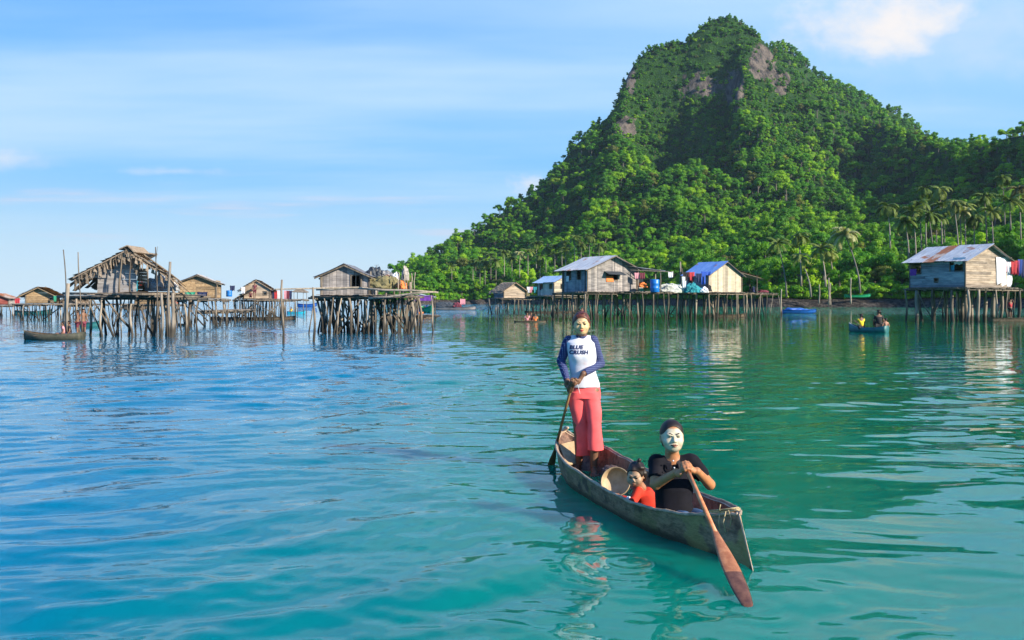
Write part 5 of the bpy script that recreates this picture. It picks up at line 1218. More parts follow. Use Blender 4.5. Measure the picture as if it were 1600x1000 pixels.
# ================================================================ FOREGROUND: distance-field modelling
class Field:
    """a body or garment as one smooth surface: blended limbs sampled on a grid, skinned with surface nets"""
    def __init__(s, lo, hi, h):
        s.lo = np.array(lo, float); s.h = h; s.n = np.ceil((np.array(hi) - s.lo) / h).astype(int) + 1
        s.F = np.full(tuple(s.n), 0.2, np.float32)
    def _sub(s, a, b, m):
        a = np.minimum(a, b) - m; b_ = np.maximum(a + m, b) + m
        i0 = np.clip(((a - s.lo) / s.h).astype(int), 0, s.n - 1); i1 = np.clip(np.ceil((b_ - s.lo) / s.h).astype(int) + 1, 1, s.n)
        sl = tuple(slice(i0[k], i1[k]) for k in range(3))
        ax = [s.lo[k] + s.h * np.arange(i0[k], i1[k]) for k in range(3)]
        return sl, np.meshgrid(*ax, indexing='ij')
    def _put(s, sl, d, k, mode='u'):
        A = s.F[sl]; d = d.astype(np.float32)
        if mode == 'u':
            if k > 0:
                h = np.clip(.5 + .5 * (A - d) / k, 0, 1); s.F[sl] = A * (1 - h) + d * h - k * h * (1 - h)
            else: s.F[sl] = np.minimum(A, d)
        else:
            d = -d
            if k > 0:
                h = np.clip(.5 - .5 * (A - d) / k, 0, 1); s.F[sl] = A * (1 - h) + d * h + k * h * (1 - h)
            else: s.F[sl] = np.maximum(A, d)
    def cap(s, a, b, ra, rb=None, k=.015, fy=1.0, mode='u'):
        rb = ra if rb is None else rb; a, b = np.array(a, float), np.array(b, float); m = max(ra, rb) + k + .02
        sl, (X, Y, Z) = s._sub(np.minimum(a, b), np.maximum(a, b), m)
        ba = b - a; L2 = max(1e-9, ba @ ba); px, py, pz = X - a[0], Y - a[1], Z - a[2]
        t = np.clip((px * ba[0] + py * ba[1] + pz * ba[2]) / L2, 0, 1)
        d = np.sqrt((px - t * ba[0]) ** 2 + ((py - t * ba[1]) / fy) ** 2 + (pz - t * ba[2]) ** 2) - (ra + (rb - ra) * t)
        s._put(sl, d, k, mode); return s
    def chain(s, pts, rs, k=.012, fy=1.0):
        for i in range(len(pts) - 1): s.cap(pts[i], pts[i + 1], rs[i], rs[i + 1], k, fy)
        return s
    def ell(s, c, r, k=.015, rot=None, mode='u'):
        c, r = np.array(c, float), np.array(r, float); m = r.max() + k + .02
        sl, (X, Y, Z) = s._sub(c, c, m); p = np.stack([X - c[0], Y - c[1], Z - c[2]], -1)
        if rot is not None: p = p @ np.array(rot)
        q = np.sqrt(((p / r) ** 2).sum(-1)); g = np.sqrt(((p / r ** 2) ** 2).sum(-1)); d = q * (q - 1) / np.maximum(g, 1e-6)
        s._put(sl, d, k, mode); return s
    def loft(s, secs, k=.01, p=2.2, mode='u'):
        """stack of rounded sections (z, cx, cy, rx, ry), highest last"""
        S = np.array(secs, float); S = S[np.argsort(S[:, 0])]
        lo = np.array([(S[:, 1] - S[:, 3]).min(), (S[:, 2] - S[:, 4]).min(), S[0, 0]]); hi = np.array([(S[:, 1] + S[:, 3]).max(), (S[:, 2] + S[:, 4]).max(), S[-1, 0]])
        sl, (X, Y, Z) = s._sub(lo, hi, k + .03); f = lambda i: np.interp(Z, S[:, 0], S[:, i])
        cx, cy, rx, ry = f(1), f(2), f(3), f(4)
        d = ((np.abs((X - cx) / rx) ** p + np.abs((Y - cy) / ry) ** p) ** (1 / p) - 1) * np.minimum(rx, ry)
        d = np.maximum(d, np.maximum(Z - S[-1, 0], S[0, 0] - Z)); s._put(sl, d, k, mode); return s
    def cut(s, pt, n):
        """remove what lies beyond a plane"""
        ax = [s.lo[k] + s.h * np.arange(s.n[k]) for k in range(3)]; X, Y, Z = np.meshgrid(*ax, indexing='ij')
        d = (X - pt[0]) * n[0] + (Y - pt[1]) * n[1] + (Z - pt[2]) * n[2]; s.F = np.maximum(s.F, d.astype(np.float32)); return s
    def wrinkle(s, amp, fx=30, fy=30, fz=14, seed=0):
        r = np.random.default_rng(seed); ax = [s.lo[k] + s.h * np.arange(s.n[k]) for k in range(3)]; X, Y, Z = np.meshgrid(*ax, indexing='ij'); w_ = np.zeros(s.F.shape)
        for i in range(5):
            a = r.uniform(-1, 1, 3) * (fx, fy, fz); w_ += np.sin(X * a[0] + Y * a[1] + Z * a[2] + r.uniform(0, 6) + 1.5 * np.sin(Z * 9 + X * 11 + i))
        s.F += (amp * w_ / 3).astype(np.float32); return s
    def data(s):
        Fd = s.F; n = Fd.shape; ins = Fd < 0
        c = [(i, j, k) for i in (0, 1) for j in (0, 1) for k in (0, 1)]
        sub = lambda A, o: A[o[0]:n[0] - 1 + o[0], o[1]:n[1] - 1 + o[1], o[2]:n[2] - 1 + o[2]]
        cnt = sum(sub(ins, o).astype(np.int8) for o in c); act = (cnt > 0) & (cnt < 8)
        idx = np.full(act.shape, -1, np.int64); I, J, K = np.nonzero(act); idx[I, J, K] = np.arange(len(I))
        acc = np.zeros((len(I), 3)); w_ = np.zeros(len(I))
        for a in c:
            for b in c:
                if sum(b) - sum(a) == 1 and all(b[q] >= a[q] for q in range(3)):
                    fa = Fd[I + a[0], J + a[1], K + a[2]]; fb = Fd[I + b[0], J + b[1], K + b[2]]; m = (fa < 0) != (fb < 0)
                    t = np.where(m, fa / np.where(m, fa - fb, 1), 0)
                    P_ = np.array(a)[None, :] + t[:, None] * (np.array(b) - np.array(a))[None, :]
                    acc += P_ * m[:, None]; w_ += m
        V = s.lo + s.h * (np.stack([I, J, K], -1) + acc / np.maximum(w_, 1)[:, None]); Q = []
        for ax in range(3):
            u, v = [(1, 2), (2, 0), (0, 1)][ax]; d = [0, 0, 0]; d[ax] = 1
            A = ins[:n[0] - d[0], :n[1] - d[1], :n[2] - d[2]]; B = ins[d[0]:, d[1]:, d[2]:]
            E = np.argwhere(A != B); E = E[(E[:, u] > 0) & (E[:, v] > 0) & (E[:, u] < n[u] - 1) & (E[:, v] < n[v] - 1)]
            du = np.zeros(3, int); du[u] = 1; dv = np.zeros(3, int); dv[v] = 1
            q = [idx[tuple(x.T)] for x in (E - du - dv, E - dv, E, E - du)]; q = np.stack(q, -1); fl = ~A[tuple(E.T)]
            q[fl] = q[fl][:, ::-1]; Q.append(q)
        Q = np.concatenate(Q); return V, Q[(Q >= 0).all(1)]
    def build(s, name, mats, parent, attrs=None, midx=None):
        V, Q = s.data(); mi = None
        if midx is not None: mi = midx(V[Q].mean(1))
        me = np_mesh(name, V, Q, mats, smooth=True, midx=mi)
        for an, fn in (attrs or {}).items():
            at = me.attributes.new(an, 'FLOAT', 'POINT'); at.data.foreach_set('value', fn(V).astype(np.float32))
        return link(name, me, parent)

def mat_skin(name, c, powder):
    m, t, b, o = new_mat(name)
    pos = t.node('ShaderNodeTexCoord').outputs['Object']; pw = t.node('ShaderNodeAttribute', attribute_name='powder').outputs['Fac']
    n = t.noise(pos, 14, 4, 0.6); n2 = t.noise(pos, 38, 4, 0.65)
    sk = t.mix(t.ramp(n, .3, .7), tuple(q * .85 for q in c), tuple(q * 1.15 for q in c))
    f = t.math('MULTIPLY', pw, t.ramp(t.math('ADD', n2, t.math('MULTIPLY', pw, .22)), .40, .78, .50, 1.0))
    pc = t.mix(t.ramp(n, .35, .65), tuple(q * .88 for q in powder), powder)
    t.l.new(t.mix(f, sk, pc), b.inputs['Base Color']); b.inputs['Roughness'].default_value = 0.55
    b.inputs['Subsurface Weight'].default_value = 0.08; b.inputs['Subsurface Radius'].default_value = (.01, .004, .002); b.inputs['Subsurface Scale'].default_value = 0.6
    return m
def mat_cloth(name, c, var=.12, weave=500, rough=.85, stain=None):
    m, t, b, o = new_mat(name); pos = t.node('ShaderNodeTexCoord').outputs['Object']
    n = t.noise(pos, 9, 4, .6); wv = t.noise(pos, weave, 2, .5)
    cc = t.mix(t.ramp(n, .3, .7), tuple(q * (1 - var) for q in c), tuple(min(1, q * (1 + var)) for q in c))
    if stain: cc = t.mix(t.ramp(t.noise(pos, 5, 4, .7), .52, .72, 0, .6), cc, stain)
    t.l.new(cc, b.inputs['Base Color']); b.inputs['Roughness'].default_value = rough; b.inputs['Specular IOR Level'].default_value = .2
    bp = t.node('ShaderNodeBump', inp={'Height': wv, 'Strength': .25, 'Distance': .001}); t.l.new(bp.outputs[0], b.inputs['Normal']); return m
skin_w = mat_skin('skin_woman', (.17, .080, .045), (.68, .47, .24)); skin_p = mat_skin('skin_paddler', (.42, .175, .075), (.60, .53, .39)); skin_c = mat_skin('skin_child', (.30, .13, .07), (.50, .36, .24))
hair_red = mat_plain('reddish_hair', (.095, .022, .012), .5, .6, 45); hair_dk = mat_plain('dark_hair', (.016, .008, .006), .55, .4, 30); eye_m = mat_plain('eye_dark', (.012, .008, .006), .2, .1); lip_m = mat_plain('lips', (.42, .06, .05), .4, .1); lipd_m = mat_plain('lips_brown', (.26, .09, .06), .5, .1)
shirt_w = mat_cloth('white_jersey', (.66, .66, .74), .05, 500, .85, (.60, .44, .44)); coral = mat_cloth('coral_trousers', (.88, .120, .125), .10); polo = mat_cloth('black_polo', (.007, .007, .012), .3); jeans_m = mat_cloth('blue_jeans', (.055, .11, .22), .25); redshirt = mat_cloth('red_shirt', (.60, .045, .025), .15)
ink = mat_plain('navy_lettering', (.010, .014, .075), .8, .1)
def mat_sleeve():
    m, t, b, o = new_mat('navy_dotted'); pos = t.node('ShaderNodeTexCoord').outputs['Object']; sp = t.node('ShaderNodeSeparateXYZ', inp={0: pos})
    a = t.math('SINE', t.math('MULTIPLY', t.math('ADD', sp.outputs[0], t.math('MULTIPLY', sp.outputs[1], .8)), 420.0)); c = t.math('SINE', t.math('MULTIPLY', sp.outputs[2], 380.0))
    f = t.ramp(t.math('MULTIPLY', t.ramp(a, .3, .9), t.ramp(c, -.6, .5, .35, 1)), .45, .8)
    t.l.new(t.mix(f, (.012, .020, .105), (.20, .25, .42)), b.inputs['Base Color']); b.inputs['Roughness'].default_value = .85; return m
sleeve_m = mat_sleeve()

def grip(fd, G, a, n, pr=.017, side=1, fr=.0085, k=.004, thumb=True, off=0.0):
    """hand closed on a pole at G (axis a); n points from the pole to the back of the hand; returns the wrist side"""
    G, a, n = np.array(G, float), np.array(a, float), np.array(n, float); a /= np.linalg.norm(a); n -= a * (n @ a); n /= np.linalg.norm(n); w_ = np.cross(a, n) * side; R_ = pr + fr
    kn = G + n * (R_ + .002)
    fd.cap(kn - a * .028 + w_ * .0, kn + a * .028, .014, .013, .008); fd.cap(kn - a * .024 - w_ * .045, kn + a * .020 - w_ * .045, .015, .014, .012); fd.cap(kn - w_ * .0, kn - w_ * .055, .017, .019, .014)
    for i in range(4):
        c = G + a * ((i - 1.5) * .0182); e = (1.0, 1.06, 1.0, .86)[i] if True else 1; pts = []
        for ang in (-8, 48, 105, 160 * e, 205 * e): t_ = math.radians(ang); pts.append(c + (n * math.cos(t_) + w_ * math.sin(t_)) * (R_ + .001))
        fd.chain(pts, [fr * 1.12, fr * 1.08, fr, fr * .95, fr * .82], k)
    if thumb:
        c = G + a * -.040; pts = [kn - w_ * .045 - a * .012]
        for ang in (-70, -115, -160): t_ = math.radians(ang); pts.append(c + a * .012 * (ang < -100) + (n * math.cos(t_) + w_ * math.sin(t_)) * (R_ + .003))
        fd.chain(pts, [.013, .0115, .010, .0085], k)
    return kn - w_ * .06
def foot(fd, heel, d, L=.215, k=.012):
    """foot flat on its sole: heel point, direction of the toes; five toes"""
    heel = np.array(heel, float); d = np.array((d[0], d[1], 0.0)); d /= np.linalg.norm(d); w_ = np.array((-d[1], d[0], 0)); Z = np.array((0, 0, 1.0))
    fd.cap(heel + Z * .028, heel + d * L * .45 + Z * .034, .030, .030, .02); fd.cap(heel + d * L * .4 + Z * .03, heel + d * L * .74 + Z * .020, .030, .022, .02)
    fd.cap(heel + d * L * .70 - w_ * .022 + Z * .017, heel + d * L * .70 + w_ * .024 + Z * .016, .018, .015, .015)
    for i, (o_, l_, r_) in enumerate(((-.032, 1.0, .0115), (-.014, .985, .0088), (.001, .955, .0085), (.015, .92, .0082), (.029, .87, .0078))):
        b = heel + d * L * .72 + w_ * o_ + Z * .014; fd.cap(b, heel + d * (L * l_) + w_ * o_ * 1.12 + Z * .010, r_ * 1.1, r_, .005)
def head(fd, c, s=1.0, yaw=0.0, pitch=0.0, ears=True):
    """face towards -y when yaw is 0; c is the centre of the skull, s = 1 for a 0.215 m head; returns the frame"""
    M = np.array(Matrix.Rotation(yaw, 3, 'Z') @ Matrix.Rotation(pitch, 3, 'X')); c = np.array(c, float); g = lambda x, y, z: c + M @ (np.array((x, y, z)) * s)
    e = lambda p, r, k, mode='u': fd.ell(g(*p), np.array(r) * s, k * s, M, mode)
    e((0, .012, .030), (.077, .090, .080), .01); e((0, -.022, -.022), (.072, .066, .074), .03); e((0, -.043, -.065), (.047, .038, .036), .03)
    for q in (-1, 1):
        e((q * .036, -.060, -.030), (.027, .024, .024), .02); e((q * .028, -.083, .012), (.017, .014, .010), .008, 'u'); e((q * .030, -.088, .004), (.016, .012, .007), .006, 's')
        e((q * .029, -.0765, .003), (.014, .010, .008), .003); e((q * .030, -.078, .022), (.024, .012, .006), .012)
        if ears: e((q * .077, .010, -.008), (.009, .018, .029), .006); e((q * .080, .004, -.006), (.006, .009, .016), .004, 's')
        e((q * .011, -.092, -.028), (.009, .010, .008), .006)
    fd.cap(g(0, -.083, .012), g(0, -.101, -.024), .007 * s, .011 * s, .010 * s); e((0, -.088, -.051), (.022, .012, .005), .006); e((0, -.086, -.060), (.019, .012, .006), .006); e((0, -.094, -.0555), (.022, .006, .0016), .002, 's')
    return g, M
def face_bits(root, g, M, s, lips, brow, eyes_open=.55, smile=0.0):
    for q in (-1, 1):
        f = Field(*[np.array(g(q * .029, -.083, .003)) + z for z in (-.03 * s, .03 * s)], .0016); f.ell(g(q * .029, -.0845, .0025), np.array((.0130, .0050, .0062 * eyes_open + .0015)) * s, 0, M); f.build('eye', [eye_m], root)
        f = Field(*[np.array(g(q * .031, -.085, .022)) + z for z in (-.035 * s, .035 * s)], .002); f.chain([g(q * .014, -.0925, .020), g(q * .030, -.090, .0265), g(q * .046, -.079, .021)], [.0036 * s, .0038 * s, .0024 * s], .002); f.build('eyebrow', [brow], root)
    f = Field(*[np.array(g(0, -.094, -.056)) + z for z in (-.04 * s, .04 * s)], .002); sm = smile * .006
    f.chain([g(-.024, -.086, -.0525 + sm), g(-.008, -.0985, -.0505), g(.008, -.0985, -.0505), g(.024, -.086, -.0525 + sm)], [.002 * s, .0042 * s, .0042 * s, .002 * s], .002)
    f.chain([g(-.022, -.087, -.0555 + sm), g(0, -.0965, -.0625), g(.022, -.087, -.0555 + sm)], [.002 * s, .0055 * s, .002 * s], .002); f.build('lips', [lips], root)
def powder_fn(g, M, s, lowz=-.10, topz=.066, back=.03, amt=1.0):
    c = np.array(g(0, 0, 0))
    def fn(V):
        p = (V - c) @ M / s; a = np.clip((back - p[:, 1]) / .03, 0, 1) * np.clip((p[:, 2] - lowz) / .012, 0, 1) * np.clip((topz - p[:, 2]) / .012, 0, 1) * (np.abs(p[:, 0]) < .1) * (p[:, 1] > -.2)
        ed = np.clip((.0605 + .012 - np.hypot(p[:, 0] * .95, p[:, 2] * .75 + .005)) / .012, 0, 1) * .5 + .5
        return a * ed * amt
    return fn
def hair_cap(fd, g, M, s, line=.055, vol=.010, sides=True, top=.0):
    fd.ell(g(0, .016, .034), np.array((.077 + vol, .092 + vol, .084 + vol)) * s, .01, M); fd.ell(g(0, .055, -.02), np.array((.066 + vol * .5, .055, .07)) * s, .02 * s, M)
    for q in (-1, 1):
        if sides: fd.cap(g(q * .073, .0, .02), g(q * .070, .02, -.035), .013 * s, .010 * s, .012 * s)
        else: fd.ell(g(q * .088, -.030, -.036), np.array((.030, .062, .052)) * s, .006 * s, M, 's')
    fd.ell(g(0, -.092, -.034 + top), np.array((.0785, .092, .106)) * s, .012 * s, M, 's')

# ---------------------------------------------------------------- the dugout canoe
ST = [((.515, 9.10, .335), (.545, 9.12, .335), (.59, 9.04, .20)), ((.447, 8.93, .275), (.665, 9.05, .285), (.60, 8.93, .05)), ((.425, 8.50, .24), (.86, 8.82, .25), (.67, 8.60, -.08)), ((.478, 7.98, .212), (.985, 8.42, .225), (.74, 8.18, -.11)),
      ((.59, 7.56, .19), (1.09, 8.04, .205), (.84, 7.80, -.12)), ((.69, 7.17, .175), (1.205, 7.62, .188), (.95, 7.40, -.12)), ((.80, 6.80, .17), (1.32, 7.21, .182), (1.06, 7.0, -.12)), ((.91, 6.53, .17), (1.42, 6.83, .19), (1.17, 6.68, -.12)),
      ((1.03, 6.31, .178), (1.487, 6.47, .213), (1.27, 6.38, -.11)), ((1.16, 6.09, .20), (1.517, 6.17, .238), (1.36, 6.10, -.10)), ((1.30, 5.92, .236), (1.510, 5.94, .262), (1.425, 5.82, -.08)), ((1.415, 5.80, .272), (1.475, 5.79, .282), (1.458, 5.60, -.07)), ((1.450, 5.745, .285), (1.460, 5.743, .286), (1.474, 5.44, -.03))]
def cr_(P4, t):
    p0, p1, p2, p3 = P4; return 0.5 * ((2 * p1) + (-p0 + p2) * t + (2 * p0 - 5 * p1 + 4 * p2 - p3) * t * t + (-p0 + 3 * p1 - 3 * p2 + p3) * t ** 3)
def canoe():
    A = np.array(ST); n = len(A); fine = []; sub = 6
    for i in range(n - 1):
        P4 = [A[max(i - 1, 0)], A[i], A[i + 1], A[min(i + 2, n - 1)]]
        for k in range(sub): fine.append(cr_(P4, k / sub))
    fine.append(A[-1]); S = np.array(fine); N = len(S); NK = 14
    rs = np.random.default_rng(3); wob = np.cumsum(rs.normal(0, .0012, N)); wob -= np.linspace(wob[0], wob[-1], N)
    S[:, :2, 2] += wob[:, None] + .003 * np.sin(np.arange(N) * .9)[:, None]
    def sec(Lp, Rp, K, th):
        out = []
        for j in range(NK + 1):
            q = j / NK; a = math.pi * q; s_ = math.sin(a) ** .62; base = Lp + (Rp - Lp) * (.5 - .5 * math.copysign(abs(math.cos(a)) ** .85, math.cos(a)))
            mid = (Lp + Rp) / 2; p = base * 1.0; p = p + (K - mid) * s_; out.append(p)
        return np.array(out)
    Vo = [sec(S[i, 0], S[i, 1], S[i, 2], 0) for i in range(N)]; Vi = []
    for i in range(N):
        L_, R_, K = S[i]; wd = np.linalg.norm((R_ - L_)[:2]); th = min(.026, wd * .38); u = (R_ - L_) / max(1e-6, np.linalg.norm(R_ - L_)); Kn = K.copy(); Kn[2] += .05
        mid = (L_ + R_) / 2; f = min(1, wd / .16); Kn = mid + (Kn - mid) * (.25 + .75 * f); Vi.append(sec(L_ + u * th, R_ - u * th, Kn, 0))
    mb = MB()
    for arr in (Vo, Vi):
        for r in arr: mb.v += [tuple(p) for p in r]
    o_, i_ = 0, N * (NK + 1)
    for i in range(N - 1):
        for j in range(NK):
            a = i * (NK + 1) + j; f = (a, a + 1, a + NK + 2, a + NK + 1); mb.f.append(f); mb.mi.append(0)
            f = tuple(i_ + q for q in (a, a + NK + 1, a + NK + 2, a + 1)); mb.f.append(f); mb.mi.append(1)
        for j in (0, NK):
            a = i * (NK + 1) + j; b = a + NK + 1; mb.f.append((a, b, b + i_, a + i_)); mb.mi.append(2)
    for i in (0, N - 1):
        for j in range(NK):
            a = i * (NK + 1) + j; mb.f.append((a, a + 1, a + 1 + i_, a + i_)); mb.mi.append(2)
    # materials: outside with green brown weathering, inside dark red brown, pale worn rim
    m1, t, b, o = new_mat('canoe_outside'); pos = t.node('ShaderNodeNewGeometry').outputs['Position']; z = t.node('ShaderNodeSeparateXYZ', inp={0: pos})
    gr = t.noise(t.mapping(pos, (16, 7, 26), (0, 0, 0), (0, 0, R(13))), 1.0, 6, .7); bl = t.noise(pos, 3.2, 4, .6); bl2 = t.noise(pos, 5.0, 3, .6)
    c = t.mix(t.ramp(gr, .3, .7), (.115, .074, .042), (.32, .22, .13)); c = t.mix(t.ramp(bl, .42, .62, 0, .8), c, t.mix(gr, (.10, .095, .03), (.30, .25, .09)))
    c = t.mix(t.ramp(bl2, .55, .68, 0, .8), c, (.030, .026, .020))
    zt = t.math('ADD', z.outputs[2], t.math('MULTIPLY', t.math('SUBTRACT', bl2, .5), .06)); c = t.mix(t.ramp(zt, .075, .01, 0, .85), c, (.030, .034, .022))
    fr = t.ramp(z.outputs[1], 6.25, 5.95); patch = t.math('MULTIPLY', fr, t.ramp(bl, .44, .50)); c = t.mix(t.math('MULTIPLY', patch, .7), c, t.mix(gr, (.14, .12, .04), (.42, .35, .13)))
    t.l.new(c, b.inputs['Base Color']); b.inputs['Roughness'].default_value = .62; bp = t.node('ShaderNodeBump', inp={'Height': t.math('ADD', gr, bl2), 'Strength': .7, 'Distance': .012}); t.l.new(bp.outputs[0], b.inputs['Normal'])
    m2 = mat_wood('canoe_inside', (.085, .042, .028), (.28, .155, .10), 2.4, (1, 1, 1), .6, .6, .5); m3 = mat_wood('canoe_rim', (.30, .22, .16), (.56, .43, .32), 2.6, (1, 1, 1), .7, .6, .3)
    root = empty('dugout_canoe', (.95, 7.3, 0)); tag(root, 'narrow weathered dugout canoe carrying the woman, the child and the paddler', 'canoe')
    mb.v = [(x - .95, y - 7.3, z_) for x, y, z_ in mb.v]
    h = mb.build('hull', [m1, m2, m3], root, True); md = h.modifiers.new('edge', 'EDGE_SPLIT'); md.split_angle = R(50)
    for sd, nm in ((0, 'left'), (1, 'right')):
        k = MB(); pts = [Vector(S[i, sd]) + Vector((-.95, -7.3, .003)) for i in range(1, N - 1)]
        r2 = random.Random(sd); k.tube(pts, [.011 * r2.uniform(.8, 1.25) for _ in pts], 7); k.build('gunwale', m3, root, True)
    k = MB(); k.tube([(-.445, 1.80, .27), (-.425, 1.82, .335), (-.400, 1.80, .365), (-.385, 1.74, .375)], [.030, .026, .022, .012], 8); k.tube([(-.425, 1.82, .31), (-.36, 1.81, .30)], [.022, .012], 8); k.build('prow_horn', m3, root, True)
    # inside of the far end: sunlight on it put into a pale plate
    k = MB(); k.slab((-.49, 1.56, .225), (-.43, 1.28, .075), (-.31, 1.46, .06), (-.33, 1.72, .235), .014); k.build('lit_end_plate', mat_wood('pale_board', (.50, .32, .16), (.72, .52, .30), 2, (1, 1, 1), .7, .3, .2), root)
    # ribs inside the near part
    for i in (20, 44):
        r = Vi[i]; pts = [Vector(p) + Vector((-.95, -7.3, .012)) for p in r[1:-1]]; k = MB(); k.tube(pts, .012, 6); k.build('rib', m2, root, True)
    # twine lashed across the near end
    tw = mat_plain('twine', (.46, .36, .20), .9, .25, 60); k = MB(); r2 = random.Random(5)
    base = [Vector((1.235, 5.99, .222)), Vector((1.30, 5.915, .252)), Vector((1.36, 5.85, .268)), Vector((1.41, 5.80, .288)), Vector((1.47, 5.79, .298))]
    for q in range(4):
        pts = [p + Vector((r2.uniform(-.006, .006), r2.uniform(-.006, .006), .006 * q + r2.uniform(0, .006))) - Vector((.95, 7.3, 0)) for p in (base if q < 2 else base[1:])]; k.tube(pts, .0038, 5)
    for (x, y, z0, z1, dx) in ((1.385, 5.805, .29, .16, -.02), (1.40, 5.80, .30, .20, .015), (1.35, 5.83, .27, .17, -.01), (1.36, 5.85, .27, .33, -.01), (1.43, 5.80, .29, .315, .03)):
        a = Vector((x - .95, y - 7.3, z0)); k.tube([a, a + Vector((dx, -.02, (z1 - z0) * .5)), a + Vector((dx * .4, -.025, z1 - z0))], .0036, 5)
    k.build('twine', tw, root, True)
    return S
CS = canoe()
def paddle(name, top, blade0, tip, label, mats, wmax, r=.016, flat=(1, 0, 0), kind='blade'):
    top, blade0, tip = Vector(top), Vector(blade0), Vector(tip); root = empty(name, top); tag(root, label, 'paddle')
    d = (tip - blade0).normalized(); x = Vector(flat); x = (x - d * x.dot(d)).normalized(); y = d.cross(x)
    m = MB(); e_ = blade0 + d * .05 - top; m.tube([Vector((0, 0, 0)), (blade0 - top) * .5 + Vector((0, 0, .004)), e_], [r * 1.05, r, r * 1.1], 9); m.build('shaft', mats[0], root, True)
    m = MB(); L = (tip - blade0).length; n = 14; nn = 10
    for i in range(n + 1):
        f = i / n; w_ = r * 1.1 + (wmax - r) * math.sin(math.pi * min(1, f * 1.02) ** 1.25 * .93) ** .8 * (1 if f < .93 else .8); th = .012 * (1 - .6 * f) + .002; c = blade0 + d * L * f - top
        if i == n: w_ *= .55
        for j in range(nn):
            a = 2 * math.pi * j / nn; m.v.append(tuple(c + x * w_ * math.cos(a) + y * th * math.sin(a)))
    for i in range(n):
        for j in range(nn): m.f.append((i * nn + j, i * nn + (j + 1) % nn, (i + 1) * nn + (j + 1) % nn, (i + 1) * nn + j)); m.mi.append(0 if i < 8 else 1)
    m.f.append(tuple(n * nn + j for j in range(nn))); m.mi.append(1)
    m.build('blade', mats, root, True); return root
pad_m = mat_wood('paddle_wood', (.38, .13, .05), (.60, .26, .12), 3, (1, 1, 1), .45, .2, .25); padwet = mat_wood('paddle_wet', (.12, .05, .03), (.24, .11, .065), 3, (1, 1, 1), .25, .2, .3); padtan = mat_wood('paddle_tan', (.20, .11, .04), (.34, .20, .08), 3, (1, 1, 1), .5, .2, .3)

